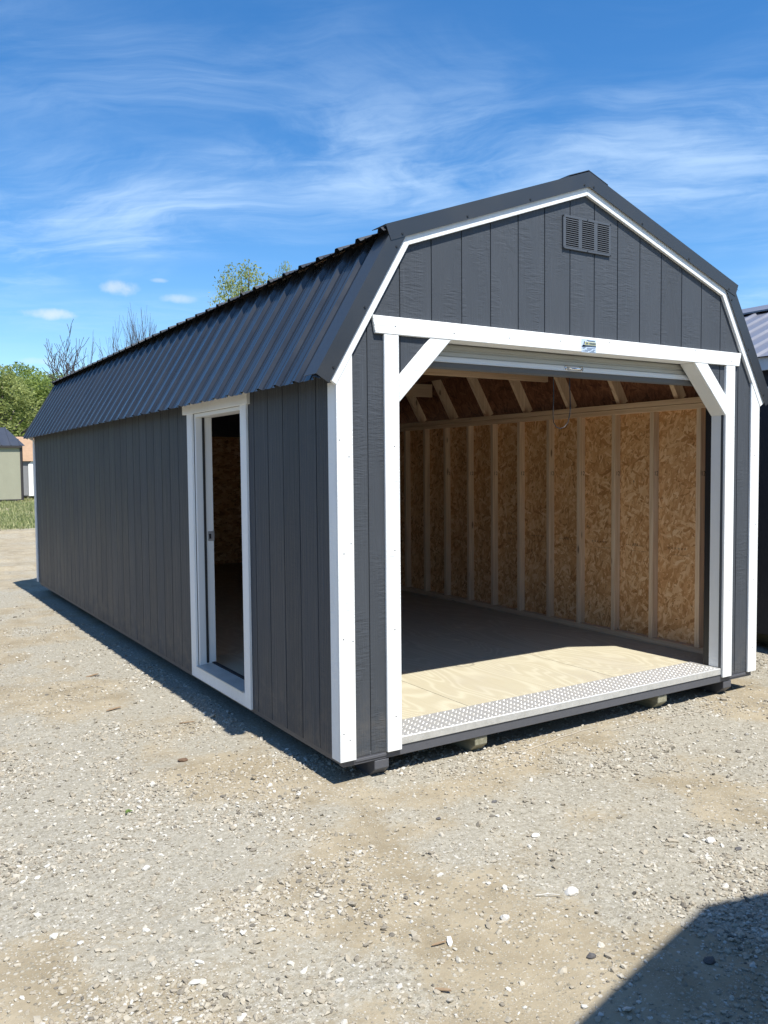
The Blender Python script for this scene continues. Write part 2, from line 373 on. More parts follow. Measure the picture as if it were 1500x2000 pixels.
def copy(o, parent=None, loc=None, **kw):
    c = o.copy()
    for k in ('label', 'category', 'group', 'kind'):
        if k in kw:
            c[k] = kw[k]
    if loc is not None: c.location = loc
    COL.objects.link(c)
    if parent is not None: c.parent = parent
    return c
def clip(poly, a, b, c):
    """part of the polygon with a*x + b*y <= c"""
    out = []
    for i in range(len(poly)):
        p, q = poly[i], poly[(i + 1) % len(poly)]
        dp, dq = a * p[0] + b * p[1] - c, a * q[0] + b * q[1] - c
        if dp <= 0: out.append(p)
        if (dp < 0 < dq) or (dq < 0 < dp):
            t = dp / (dp - dq); out.append((p[0] + (q[0] - p[0]) * t, p[1] + (q[1] - p[1]) * t))
    return out

# ------------------------------------------------------------------ ground
def _hash(ix, iy, s):
    n = (ix.astype(np.int64) * 374761393 + iy.astype(np.int64) * 668265263 + s * 1442695041) & 0x7fffffff
    n = ((n ^ (n >> 13)) * 1274126177) & 0x7fffffff
    return ((n ^ (n >> 16)) & 0xffff) / 65535.0
def vnoise(x, y, s=0):
    x = np.asarray(x, float); y = np.asarray(y, float)
    ix, iy = np.floor(x), np.floor(y); fx, fy = x - ix, y - iy
    fx = fx * fx * (3 - 2 * fx); fy = fy * fy * (3 - 2 * fy)
    a, b, c, d = _hash(ix, iy, s), _hash(ix + 1, iy, s), _hash(ix, iy + 1, s), _hash(ix + 1, iy + 1, s)
    return (a * (1 - fx) + b * fx) * (1 - fy) + (c * (1 - fx) + d * fx) * fy
def fbm(x, y, s=0, o=4):
    t = 0; a = 0.5; n = 0
    for k in range(o): t = t + a * vnoise(x * 2 ** k, y * 2 ** k, s + k * 17); n += a; a *= 0.5
    return t / n
def sstep(x, a, b):
    t = np.clip((x - a) / (b - a), 0, 1); return t * t * (3 - 2 * t)
def gravel_amt(x, y):
    n = fbm(x * 0.75 + 0.35 * y + 11, y * 1.05 - 0.2 * x + 5, 3, 4)
    k = fbm(x * 3.1 + 2, y * 3.1 + 9, 13, 4)
    track = np.sin((x + 0.16 * y + 0.5 * (fbm(x * 0.3, y * 0.3, 29, 2) - 0.5)) * 3.6) * 0.075      # wheel tracks along the aisle
    return sstep(n * 0.58 + k * 0.42 + track, 0.28, 0.70) * (1 - 0.5 * sstep(y, 7, 12))
def green_amt(x, y):
    n = fbm(x * 0.35 + 7, y * 0.22 + 3, 9, 4)
    band = sstep(y, 20.5, 24) * (1 - 0.0 * y)
    return band * (0.25 + 0.95 * sstep(n, 0.30, 0.55))
def height(x, y):
    x = np.asarray(x, float); y = np.asarray(y, float)
    near = 1 - sstep(np.hypot(x - 1, y), 60, 140)
    h = (fbm(x * 0.5, y * 0.5, 21, 3) - 0.5) * 0.045 + (fbm(x * 3, y * 3, 33, 4) - 0.5) * 0.026 + (vnoise(x * 19, y * 19, 5) - 0.5) * 0.006 * (np.abs(y) < 7)
    rut = sstep(y, 9, 11.5) * (1 - sstep(y, 20, 22))
    yy = y + 0.5 * (fbm(x * 0.4, y * 0.2, 41, 2) - 0.5) * 2
    h = h + rut * (0.028 * np.sin(yy * 4.3) + 0.02 * np.sin(yy * 9.1 + 1)) + rut * (fbm(x * 0.8, y * 5, 77, 3) - 0.5) * 0.06
    shed = sstep(-np.maximum(np.maximum(-0.6 - x, x - 4.0), np.maximum(-0.5 - y, y - 9.0)), 0, 0.4)
    return (h * (1 - shed * 0.65)) * near - 0.004

def axis(parts):
    out = []
    for a, b, n in parts: out += list(np.linspace(a, b, n, endpoint=False))
    return np.array(out + [parts[-1][1]])
gx = axis([(-400, -60, 14), (-60, -14, 24), (-14, -2.6, 70), (-2.6, 3.9, 250), (3.9, 12, 80), (12, 60, 50), (60, 400, 16)])
gy = axis([(-400, -40, 16), (-40, -8, 24), (-8, -2.6, 50), (-2.6, 3.2, 230), (3.2, 10, 120), (10, 24, 150), (24, 60, 60), (60, 900, 24)])
X, Y = np.meshgrid(gx, gy, indexing='ij'); Z = height(X, Y)
nx, ny = X.shape
idx = np.arange(nx * ny).reshape(nx, ny)
quads = np.stack([idx[:-1, :-1], idx[1:, :-1], idx[1:, 1:], idx[:-1, 1:]], -1).reshape(-1, 4)
def np_mesh(name, V, F, attrs=None, mat=None, smooth=False):
    me = bpy.data.meshes.new(name); k = F.shape[1]
    me.vertices.add(len(V)); me.vertices.foreach_set('co', np.ascontiguousarray(V, np.float32).ravel())
    me.loops.add(F.size); me.loops.foreach_set('vertex_index', np.ascontiguousarray(F, np.int32).ravel())
    me.polygons.add(len(F)); me.polygons.foreach_set('loop_start', np.arange(0, F.size, k, dtype=np.int32))
    me.polygons.foreach_set('use_smooth', np.full(len(F), smooth))
    for an, av in (attrs or {}).items():
        at = me.attributes.new(an, 'FLOAT', 'POINT'); at.data.foreach_set('value', np.ascontiguousarray(av, np.float32).ravel())
    me.update(calc_edges=True)
    if mat: me.materials.append(M[mat])
    return me
gm = np_mesh('ground', np.stack([X, Y, Z], -1).reshape(-1, 3), quads, {'gravel': gravel_amt(X, Y), 'green': green_amt(X, Y)}, 'ground', True)
link(bpy.data.objects.new('ground', gm), None, 'structure')

# low wooded rise behind the yard
hx = np.linspace(-160, 220, 60); hy = np.linspace(70, 260, 30)
HX, HY = np.meshgrid(hx, hy, indexing='ij')
HZ = sstep(HY, 70, 130) * (7 + 5 * fbm(HX * 0.02, HY * 0.02, 61, 3)) - 0.3
hid = np.arange(HX.size).reshape(HX.shape)
hq = np.stack([hid[:-1, :-1], hid[1:, :-1], hid[1:, 1:], hid[:-1, 1:]], -1).reshape(-1, 4)
link(bpy.data.objects.new('hillside', np_mesh('hillside', np.stack([HX, HY, HZ], -1).reshape(-1, 3), hq, None, 'hill', True)), None, 'structure')

# ------------------------------------------------------------------ the shed
W0, W1 = -0.006, 3.424          # outer faces of the side siding
LEN = 8.464
XM = 1.709
shed = thing('storage_shed', (0, 0, BASE), 'long charcoal barn-roofed shed with white trim and a raised roll-up door', 'shed')
G = 0.2032; GX0 = 0.3683; GY0 = 0.2415
# gable outline: lower edge of the rake boards
A = Vector((-0.026, 1.916)); B = Vector((0.4146, 2.658)); PK = Vector((XM, 3.121))
def off_line(P, Q, o):
    d = (Q - P).normalized(); n = Vector((-d.y, d.x)); return P + n * o, d, n
dl = (B - A).normalized(); nl = Vector((-dl.y, dl.x)); du = (PK - B).normalized(); nu = Vector((-du.y, du.x))
def profile(o):
    """gambrel profile pushed out by o: eave, break, peak (left half)"""
    k = o * math.tan(0.5 * math.acos(max(-1, min(1, dl.dot(du)))))
    return A + nl * o, B + nl * o + dl * k, Vector((XM, PK.y + o / nu.y))
def gambrel(o):
    a, b, p = profile(o); mir = lambda q: (2 * XM - q.x, q.y)
    return [(a.x, a.y), (b.x, b.y), (p.x, p.y), mir(b), mir(a)]
def gambrel_wall(o, x0):
    g_ = gambrel(o); (ax, az), (bx, bz) = g_[0], g_[1]
    z_ = az + (x0 - ax) * (bz - az) / (bx - ax)
    return [(x0, z_)] + g_[1:4] + [(2 * XM - x0, z_)]
GAB = gambrel(0.045)

# front siding, one plank per groove
def lower_edge(x):
    if x < 0.36 or x > 3.055: return 0.005
    z = 2.232
    z = min(z, 1.84 + (x - 0.343) * 1.009 + 0.06, 1.84 + (3.065 - x) * 1.009 + 0.06); return z
for k in range(-2, 16):
    x0, x1 = max(GX0 + k * G + 0.0034, W0), min(GX0 + (k + 1) * G - 0.0034, W1)
    if x1 - x0 < 0.02: continue
    xs = sorted({x0, x1} | {x for x in (0.355, 0.36, 0.67, 0.735, 2.68, 2.74, 3.055, 3.06) if x0 < x < x1})
    poly = [(x, lower_edge(x)) for x in xs] + [(x1, 4.0), (x0, 4.0)]
    for i in range(5):
        p, q = GAB[i], GAB[(i + 1) % 5]
        if i == 4: continue
        n = (-(q[1] - p[1]), q[0] - p[0]); poly = clip(poly, n[0], n[1], n[0] * p[0] + n[1] * p[1])
    MB().prism(poly, 0.0, 0.010, 'y').build('siding_plank', 'siding', shed)
back = [(W0 + 0.004, 0.01), (0.357, 0.01)] + [(0.357, 1.915), (0.676, 2.237), (2.735, 2.237), (3.056, 1.915), (3.056, 0.01), (W1 - 0.004, 0.01)]
bk2 = list(reversed(gambrel_wall(0.04, W0 + 0.004)))
MB().prism(back + bk2, 0.0065, 0.018, 'y').build('siding_backing', 'siding', shed)
# left siding; the doorway cuts the planks that cross it
DY0, DY1, DZ0, DZ1 = 1.226, 2.118, 0.078, 1.90
for k in range(-2, 41):
    y0, y1 = max(GY0 + k * G + 0.0042, 0.012), min(GY0 + (k + 1) * G - 0.0042, LEN)
    if y1 - y0 < 0.02: continue
    segs = [(y0, y1)]
    if y1 > DY0 and y0 < DY1: segs = [(a, b) for a, b in ((y0, min(y1, DY0)), (max(y0, DY1), y1)) if b - a > 0.01]
    for a, b in segs:
        MB().box(W0, 0.006, a, b, 0.0, 1.985).build('siding_plank', 'side_siding', shed)
bl = MB().box(0.001, 0.008, 0.02, DY0, 0.01, 1.98).box(0.001, 0.008, DY1, LEN - 0.005, 0.01, 1.98)
bl.build('siding_backing', 'side_siding', shed)
rp = MB().box(3.416, W1, 0.012, LEN, 0.0, 1.985)
rp.build('right_siding_panel', 'side_siding', shed)
MB().prism([(W0, 0), (W1, 0)] + list(reversed(gambrel_wall(0.04, W0))), LEN - 0.012, LEN, 'y').build('rear_siding_panel', 'side_siding', shed)

# interior sheathing, studs and plates
FZ = 0.06
osb = MB().box(0, 0.004, 0, 1.216, 0, 1.86).mesh('sheathing_panel', 'osb')
def panel(name, me, loc):
    o = bpy.data.objects.new(name, me); o.location = loc; return link(o, shed)
for i in range(7):
    y = 0.02 + 1.219 * i
    if y + 1.216 > LEN: osb2 = MB().box(0, 0.004, 0, LEN - 0.02 - y, 0, 1.86).mesh('sheathing_panel', 'osb'); panel('sheathing_panel', osb2, (3.411, y, FZ + 0.02))
    else: panel('sheathing_panel', osb, (3.411, y, FZ + 0.02))
for (a, b) in ((0.02, 1.2), (2.14, 3.4), (3.403, 4.66), (4.663, 5.92), (5.923, 7.18), (7.183, LEN - 0.02)):
    MB().box(0.0085, 0.0125, a, b, FZ, 1.94).build('sheathing_panel', 'osb', shed)
for i in range(3):
    MB().box(0.02 + i * 1.13, 0.02 + (i + 1) * 1.13 - 0.003, LEN - 0.018, LEN - 0.013, FZ, 2.0).build('sheathing_panel', 'osb', shed)
SX = 3.345
stud_y = [0.402, 0.844, 1.245, 1.649, 2.035, 2.442, 2.842, 3.232, 3.639, 4.027, 4.416] + [4.416 + 0.4014 * i for i in range(1, 10)]
stud = MB().box(0, 0.0655, 0, 0.040, 0, 1.93 - 0.105).mesh('stud', 'lumber_z', 0.002)
for y in stud_y: panel('stud', stud, (SX, y, 0.105))
for y in stud_y:
    if not (1.16 < y < 2.16): panel('stud', stud, (0.0135, y, 0.105))
for x, s in ((SX, 1), (0.0135, 0)):
    if s: MB().box(x, x + 0.0655, 0.03, LEN - 0.02, FZ, 0.105).build('bottom_plate', 'lumber_y', shed, 0.002)
    else:
        for a, b in ((0.03, DY0 - 0.04), (DY1 + 0.04, LEN - 0.02)): MB().box(x, x + 0.0655, a, b, FZ, 0.105).build('bottom_plate', 'lumber_y', shed, 0.002)
    for z0, z1 in ((1.93, 1.970), (1.973, 2.015)):
        MB().box(x, x + 0.0655, 0.03, LEN - 0.02, z0, z1).build('top_plate', 'lumber_y', shed, 0.002)
# rafters: lower leg and upper leg of each frame
def rafter_leg(p, q, y, side):
    f = lambda v: (v.x if side > 0 else 2 * XM - v.x, y, v.y)
    return MB().bar(f(p), f(q), 0.04, 0.089, (0, 1, 0))
pl, pb, pp = profile(0.038)
for k in range(14):
    y = 0.65 + 0.587 * k
    for s in (1, -1):
        rafter_leg(pl + dl * 0.10, pb - dl * 0.02, y, s).build('rafter', 'lumber_z', shed)
        rafter_leg(pb + du * 0.02, Vector((XM, pp.y)), y, s).build('rafter', 'lumber_z', shed)
# roof deck boards under the metal
d0, d1, d2 = profile(0.0845); e0, e1, e2 = profile(0.0945)
for i in range(7):
    y0 = 0.012 + 1.219 * i; y1 = min(y0 + 1.216, LEN)
    for s in (1, -1):
        q = lambda v: (v.x if s > 0 else 2 * XM - v.x, v.y)
        MB().prism([q(d0 + dl * 0.03), q(d1 - dl * 0.02), q(e1 - dl * 0.02), q(e0 + dl * 0.03)], y0, y1, 'y').build('roof_deck_board', 'osb_dim', shed)
        MB().prism([q(d1 + du * 0.10), q(d2), q(e2), q(e1 + du * 0.10)], y0, y1, 'y').build('roof_deck_board', 'osb_dim', shed)
# loft joists and loft boards
for y in (1.95, 3.745):
    MB().box(0.165, 3.25, y, y + 0.04, 2.262, 2.40).build('loft_joist', 'lumber_x', shed, 0.002)
for i in range(3):
    MB().box(0.35 + 0.90 * i, 0.35 + 0.90 * (i + 1) - 0.003, 1.955, 3.78, 2.402, 2.415).build('loft_board', 'osb_dim', shed)
# header framing behind the front wall, trimmer studs
MB().box(0.42, 3.00, 0.02, 0.10, 2.44, 2.58).build('header_beam', 'lumber_x', shed)

# floor
seams_x = [0.0135, 1.015, 2.27, 3.411]
for i in range(3):
    y = 0.02; off = (0.0, 1.22, 0.0)[i]
    cuts = [0.02] + [c for c in (2.44 - off, 4.88 - off, 7.32 - off)] + [LEN - 0.02]
    for a, b in zip(cuts[:-1], cuts[1:]):
        MB().box(seams_x[i] + 0.002, seams_x[i + 1] - 0.002, a + 0.002, b - 0.002, FZ - 0.016, FZ).build('floor_sheet', 'ply', shed)
MB().box(0.012, 3.406, 0.045, LEN - 0.02, -0.038, FZ - 0.02).build('floor_frame', 'paint_gray', shed)  # frame coloured dark to stand in for the shadow below the siding
MB().box(0.0, 3.414, 0.0025, 0.043, -0.036, 0.0205).build('rim_board', 'paint_gray', shed, 0.003)
MB().box(0.07, 0.262, -0.003, 0.002, -0.02, -0.006).build('rim_strip', 'paint_gray', shed, 0.001)
MB().box(3.12, 3.345, -0.003, 0.002, -0.02, -0.006).build('rim_strip', 'paint_gray', shed, 0.001)
for i, (a, b) in enumerate(((0.191, 0.280), (0.867, 0.955), (2.416, 2.505), (3.098, 3.187))):
    f = 0.012 if i in (1, 2) else 0.004
    MB().prism([(f, -0.0385), (f, -0.086), (f + 0.055, -0.134), (LEN - 0.06, -0.134), (LEN, -0.086), (LEN, -0.0385)], a, b, 'x').build('skid', 'skid' if i in (1, 2) else 'paint_gray', shed, 0.003)

# diamond-plate threshold with raised treads
TX0, TX1 = 0.353, 3.056
th = MB().prism([(-0.004, 0.0215), (-0.004, 0.0605), (0.001, 0.0645), (0.25, 0.0645), (0.256, 0.0615), (0.045, 0.0615), (0.001, 0.0605), (0.0005, 0.0215)], TX0, TX1, 'x').build('threshold_plate', 'alu', shed)
tr = MB(); p = 0.028; row = 0
yy = 0.014
while yy < 0.246:
    xx = TX0 + 0.02 + (p / 2 if row % 2 else 0); c = 0
    while xx < TX1 - 0.015:
        a = R(45) if (c + row) % 2 else R(-45); ca, sa = math.cos(a), math.sin(a)
        P = lambda u, v, z: (xx + u * ca - v * sa, yy + u * sa + v * ca, z)
        tr.add([P(-.008, 0, .0643), P(0, -.0026, .0643), P(.008, 0, .0643), P(0, .0026, .0643), P(-.0045, 0, .0656), P(.0045, 0, .0656)],
               [(0, 1, 4), (1, 5, 4), (1, 2, 5), (2, 3, 5), (3, 4, 5), (3, 0, 4)])
        xx += p; c += 1
    yy += p / 2 * 1.15; row += 1
tr.build('tread_pattern', 'alu', th, kind='stuff')

# white trim on the front
TY = -0.018
def board(name, poly, y0=TY, y1=-0.0012, mat='white', parent=shed, bevel=0.0025): return MB().prism(poly, y0, y1, 'y').build(name, mat, parent, bevel)
zt = lambda x: 1.916 + (x + 0.026) * (dl.y / dl.x)
board('corner_trim', [(-0.026, 0), (0.067, 0), (0.067, zt(0.067) + 0.02), (-0.026, 1.936)], bevel=0)
board('corner_trim', [(3.444, 0), (3.346, 0), (3.346, zt(2 * XM - 3.346) + 0.02), (3.444, 1.936)])
for x, sgn in ((-0.026, 1), (3.444, -1)):
    MB().box(min(x, x + 0.0195 * sgn), max(x, x + 0.0195 * sgn), -0.0010, 0.072, 0.0, 1.93).build('corner_trim', 'white', shed)
for y in (LEN - 0.07,):
    MB().box(-0.024, -0.0065, y, LEN + 0.018, 0.0, 1.93).build('corner_trim', 'white', shed, 0.002)
    MB().box(3.4245, 3.442, y, LEN + 0.018, 0.0, 1.93).build('corner_trim', 'white', shed, 0.002)
# the box trim round the opening: post, header and corner brace each have a return 12 cm deep
RD = 0.10
for x0, x1, inner in ((0.2605, 0.3505, 1), (3.0605, 3.1585, -1)):
    o = board('post_trim', [(x0, 0), (x1, 0), (x1, 2.187), (x0, 2.187)])
    xi = x1 if inner > 0 else x0
    MB().box(min(xi, xi - 0.018 * inner), max(xi, xi - 0.018 * inner), -0.001, RD, 0.0655, 2.186).build('jamb_return', 'white', o, 0.001)
hd = board('header_trim', [(0.19, 2.279), (0.207, 2.1885), (3.2015, 2.1885), (3.222, 2.279)], -0.0195, -0.0012, 'white_x')
MB().box(0.3515, 3.0595, -0.001, RD, 2.1885, 2.206).build('header_return', 'white', hd, 0.001)
for s in (1, -1):
    fx = lambda x: x if s > 0 else 2 * 1.7055 - x
    poly = [(fx(0.3515), 1.842), (fx(0.690), 2.1875), (fx(0.553), 2.1875), (fx(0.3515), 1.980)]
    b = board('corner_brace', poly, TY + 0.001)
    MB().prism([(fx(0.3525), 1.8435), (fx(0.6885), 2.1868), (fx(0.665), 2.1868), (fx(0.3525), 1.867)], -0.001, RD, 'y').build('brace_return', 'white', b)
# rake boards and the metal rake trim above them
def rake(name, P, Q, o0, o1, y0, y1, mat, e0=0.0, e1=0.0, side=1, bev=0.0015):
    d = (Q - P).normalized(); n = Vector((-d.y, d.x)); f = lambda v: (v.x if side > 0 else 2 * XM - v.x, v.y)
    return MB().prism([f(P + n * o0 - d * e0), f(Q + n * o0 + d * e1), f(Q + n * o1 + d * e1), f(P + n * o1 - d * e0)], y0, y1, 'y').build(name, mat, shed, bev)
kb = 0.5 * math.acos(dl.dot(du))
for s in (1, -1):
    f = lambda v: (v.x if s > 0 else 2 * XM - v.x, v.y)
    a0, b0, p0 = profile(0.0); a1, b1, p1 = profile(0.06)
    MB().prism([f(a0), f(b0), f(b1), f(a1)], -0.0220, -0.0012, 'y').build('rake_board', 'white', shed, 0.0015)
    MB().prism([f(b0), f(p0 + Vector((-0.0005, 0))), f(p1 + Vector((-0.0005, 0))), f(b1)], -0.0220, -0.0012, 'y').build('rake_board', 'white', shed, 0.0015)
    # metal: a face hanging in front of the board and a flange lying on the roof sheets
    lo0, lo1 = A + nl * 0.042 - dl * 0.020, B + nl * 0.042 + dl * 0.02
    hi0, hi1 = A + nl * 0.127 - dl * 0.020, B + nl * 0.127 + dl * 0.01
    fl = MB().prism([f(lo0), f(lo1), f(hi1), f(hi0)], -0.0335, -0.0305, 'y')
    t0, t1 = hi0 - nl * 0.003, hi1 - nl * 0.003
    fl.prism([f(t0), f(t1), f(hi1), f(hi0)], -0.0305, 0.10, 'y')
    fl.build('rake_flashing', 'rake', shed)
    lo0, lo1 = B + nu * 0.044 - du * 0.110, Vector((XM, PK.y + 0.044 / nu.y))
    hi0, hi1 = B + nu * 0.128 - du * 0.114, Vector((XM, PK.y + 0.128 / nu.y))
    fl = MB().prism([f(lo0), f(lo1), f(hi1), f(hi0)], -0.0365, -0.0338, 'y')
    t0, t1 = hi0 - nu * 0.003, hi1 - Vector((0, 0.0032))
    fl.prism([f(t0), f(t1), f(hi1), f(hi0)], -0.0338, 0.10, 'y')
    # small turned-in return at the foot of the face
    fl.build('rake_flashing', 'rake', shed)
scr = MB()
for i in range(6):
    a = i * math.pi / 3; scr.v.append((0.006 * math.cos(a), -0.004, 0.006 * math.sin(a)))
for i in range(6):
    a = i * math.pi / 3; scr.v.append((0.0075 * math.cos(a), 0.002, 0.0075 * math.sin(a)))
scr.f = [(5, 4, 3, 2, 1, 0)] + [(i, (i + 1) % 6, (i + 1) % 6 + 6, i + 6) for i in range(6)]
sm = scr.mesh('screw', 'screw')
for s in (1, -1):
    for (P, d, n, L0, ts, y) in ((A, dl, nl, 0, (0.06, 0.42, 0.80), -0.0335), (B, du, nu, 0, (-0.03, 0.42, 0.90, 1.355), -0.0365)):
        for tt in ts:
            v = P + d * tt + n * 0.060; panel('screw', sm, (v.x if s > 0 else 2 * XM - v.x, y, v.y))

nl_ = MB().box(-0.0026, 0.0026, -0.0006, 0.0006, -0.0026, 0.0026).mesh('nail', 'vent_gray')
rn_ = random.Random(3)
for x0 in (0.0, 0.035, 0.305, 3.105, 3.395):
    for z in (0.14, 0.62, 1.12, 1.60):
        panel('nail', nl_, (x0 + rn_.uniform(-0.012, 0.02), -0.0184, z + rn_.uniform(-0.06, 0.06)))
for k in range(8):
    panel('nail', nl_, (0.30 + 0.40 * k + rn_.uniform(-0.03, 0.03), -0.0199, 2.235 + rn_.uniform(-0.03, 0.03)))
for k in range(16):
    v = A + dl * 0.055 + nl * 0.1005; yk = -0.030 + 0.2286 * k + 0.075
    sc_ = bpy.data.objects.new('roof_screw', sm); sc_.location = (v.x, yk, v.y)
    sc_.rotation_euler = Vector((nl.x, 0, nl.y)).to_track_quat('-Y', 'Z').to_euler(); link(sc_, shed)

# ribbed roof sheets, 0.914 m wide, four major ribs each
def rib_profile():
    pts = []
    for k in range(4):
        c = k * 0.2286 + 0.03
        pts += [(c - 0.0300, 0), (c - 0.0125, 0.019), (c + 0.0125, 0.019), (c + 0.0300, 0)]
        for mnr in (0.0762, 0.1524):
            if k < 4: pts += [(c + mnr - 0.012, 0), (c + mnr - 0.004, 0.0035), (c + mnr + 0.004, 0.0035), (c + mnr + 0.012, 0)]
    pts = [(max(0, y), h) for y, h in pts]; pts.append((0.9144, 0)); return pts
RP = rib_profile()
def sheet(P, d, n, s0, s1, side, lim=None):
    mb = MB(); t = 0.0012; pts = RP if lim is None else [q for q in RP if q[0] < lim] + [(lim, 0)]
    rows = []
    for s in (s0, s1):
        for base in (0.0, -t):
            row = []
            for (y, h) in pts:
                v = P + d * s + n * (h + base); row.append((v.x if side > 0 else 2 * XM - v.x, y, v.y))
            rows.append(row)
    N = len(pts); mb.v = [p for r in rows for p in r]
    for i in range(N - 1):
        mb.f += [(i, i + 1, 2 * N + i + 1, 2 * N + i), (N + i, 3 * N + i, 3 * N + i + 1, N + i + 1),
                 (i, N + i, N + i + 1, i + 1), (2 * N + i, 2 * N + i + 1, 3 * N + i + 1, 3 * N + i)]
    return mb
YS = -0.030; full = int((LEN + 0.09 - YS) / 0.9144); rest = LEN + 0.09 - YS - full * 0.9144
PL = A + nl * 0.098; PU = B + nu * 0.100
su = (XM - PU.x) / du.x
for side in (1, -1):
    for (P, d, n, s0, s1) in ((PL, dl, nl, -0.030, 0.890), (PU, du, nu, -0.135, su - 0.005)):
        me = sheet(P, d, n, s0, s1, side).mesh('roof_sheet', 'roof')
        for i in range(full): panel('roof_sheet', me, (0, YS + i * 0.9144, 0))
        if rest > 0.05: panel('roof_sheet', sheet(P, d, n, s0, s1, side, rest).mesh('roof_sheet', 'roof'), (0, YS + full * 0.9144, 0))
rc = MB(); zr = PU.y + (XM - PU.x) / du.x * du.y
for s in (1, -1):
    f = lambda v: (v.x if s > 0 else 2 * XM - v.x, v.y)
    e = Vector((XM, zr + 0.036)); q = e - du * 0.17; rc.prism([f(q), f(e), f(e + Vector((0, 0.004))), f(q + nu * 0.004), f(q - du * 0.012 - nu * 0.014), f(q - du * 0.010 - nu * 0.014)], -0.033, LEN + 0.10, 'y')
rc.build('ridge_cap', 'rake', shed)
for s in (1, -1):          # rear rake boards close the far end of the roof
    f = lambda v: (v.x if s > 0 else 2 * XM - v.x, v.y)
    a0, b0, p0 = profile(0.0); a1, b1, p1 = profile(0.094)
    MB().prism([f(a0), f(b0), f(b1), f(a1)], LEN + 0.002, LEN + 0.05, 'y').build('rake_board', 'white', shed)
    MB().prism([f(b0), f(p0), f(p1), f(b1)], LEN + 0.002, LEN + 0.05, 'y').build('rake_board', 'white', shed)
    MB().prism([f(a1 + nl * 0.026 - dl * 0.01), f(b1 + nl * 0.026), f(b0 + nl * 0.05), f(a0 + nl * 0.05 - dl * 0.01)], LEN + 0.088, LEN + 0.094, 'y').build('rake_flashing', 'rake', shed)
    MB().prism([f(b1 + nu * 0.03 - du * 0.1), f(p1 + Vector((0, 0.03))), f(p0 + Vector((0, 0.05))), f(b0 + nu * 0.05 - du * 0.1)], LEN + 0.088, LEN + 0.094, 'y').build('rake_flashing', 'rake', shed)

# gable vent
VX0, VX1, VZ0, VZ1 = 1.522, 1.921, 2.788, 2.985
vent = MB()
cols = [(1.544, 1.647), (1.676, 1.777), (1.806, 1.904)]; lz0, lz1 = 2.802, 2.971
vent.box(VX0, VX1, -0.012, -0.0015, VZ0, lz0).box(VX0, VX1, -0.012, -0.0015, lz1, VZ1)
ed = [VX0] + [c for p_ in cols for c in p_] + [VX1]
for i in range(0, 8, 2): vent.box(ed[i], ed[i + 1], -0.012, -0.0015, lz0, lz1)
vn = vent.build('gable_vent', 'vent_gray', shed, 0.001)
MB().box(VX0 + 0.01, VX1 - 0.01, -0.0012, -0.0004, VZ0 + 0.005, VZ1 - 0.005).build('vent_backing', 'rake', vn)
for (a, b) in cols:
    for k in range(14):
        z = lz0 + (lz1 - lz0) * (k + 0.5) / 14
        MB().prism([(-0.0132, z - 0.0060), (-0.0132, z - 0.0046), (-0.004, z + 0.0048), (-0.004, z + 0.0030)], a, b, 'x').build('louver', 'vent_gray', vn)
for x in (VX0 + 0.004, 1.7215, VX1 - 0.004):
    for z in (VZ0 + 0.005, VZ1 - 0.005):
        o = bpy.data.objects.new('vent_screw', sm); o.location = (x, -0.0125, z); o.scale = (0.6, 0.6, 0.6); link(o, vn)

# maker's plaque on the header (its print is not readable in the photograph)
PX0, PX1, PZ0, PZ1 = 1.664, 1.788, 2.187, 2.266
YP = -0.0195
plq = MB().box(PX0, PX1, YP - 0.0018, YP - 0.0002, PZ0, PZ1).build('plaque', 'card_blue', shed)
y_a, y_b = YP - 0.0034, YP - 0.0021
MB().box(1.691, 1.784, y_a, y_b, 2.232, 2.250).build('plaque_band', 'card_yellow', plq)
pr = MB()
pr.prism([(1.680, 2.236), (1.687, 2.236), (1.691, 2.251), (1.685, 2.253)], y_a, y_b, 'y')
pr.prism([(1.666, 2.219), (1.674, 2.230), (1.690, 2.224), (1.786, 2.224), (1.786, 2.229), (1.700, 2.230), (1.676, 2.232)], y_a - 0.0004, y_b, 'y')
pr.prism([(1.705, 2.254), (1.712, 2.2605), (1.722, 2.256), (1.776, 2.255), (1.776, 2.259), (1.722, 2.260), (1.711, 2.263)], y_a, y_b, 'y')
x = 1.697
for k, w_ in enumerate((0.007, 0.006, 0.006, 0, 0.007, 0.005, 0.007, 0.006, 0.007, 0.006, 0.006)):
    if w_: pr.box(x, x + w_, y_a - 0.001, y_a - 0.0002, 2.236, 2.2465)
    x += (w_ or 0.004) + 0.0018
for k, (a, b) in enumerate(((1.672, 1.70), (1.708, 1.78), (1.672, 1.69), (1.71, 1.75), (1.758, 1.78), (1.69, 1.74), (1.745, 1.77), (1.672, 1.72), (1.73, 1.78))):
    z = 2.217 - k * 0.0032; pr.box(a, b, y_a, y_b, z, z + 0.0011)
pr.build('plaque_print', 'card_ink', plq)

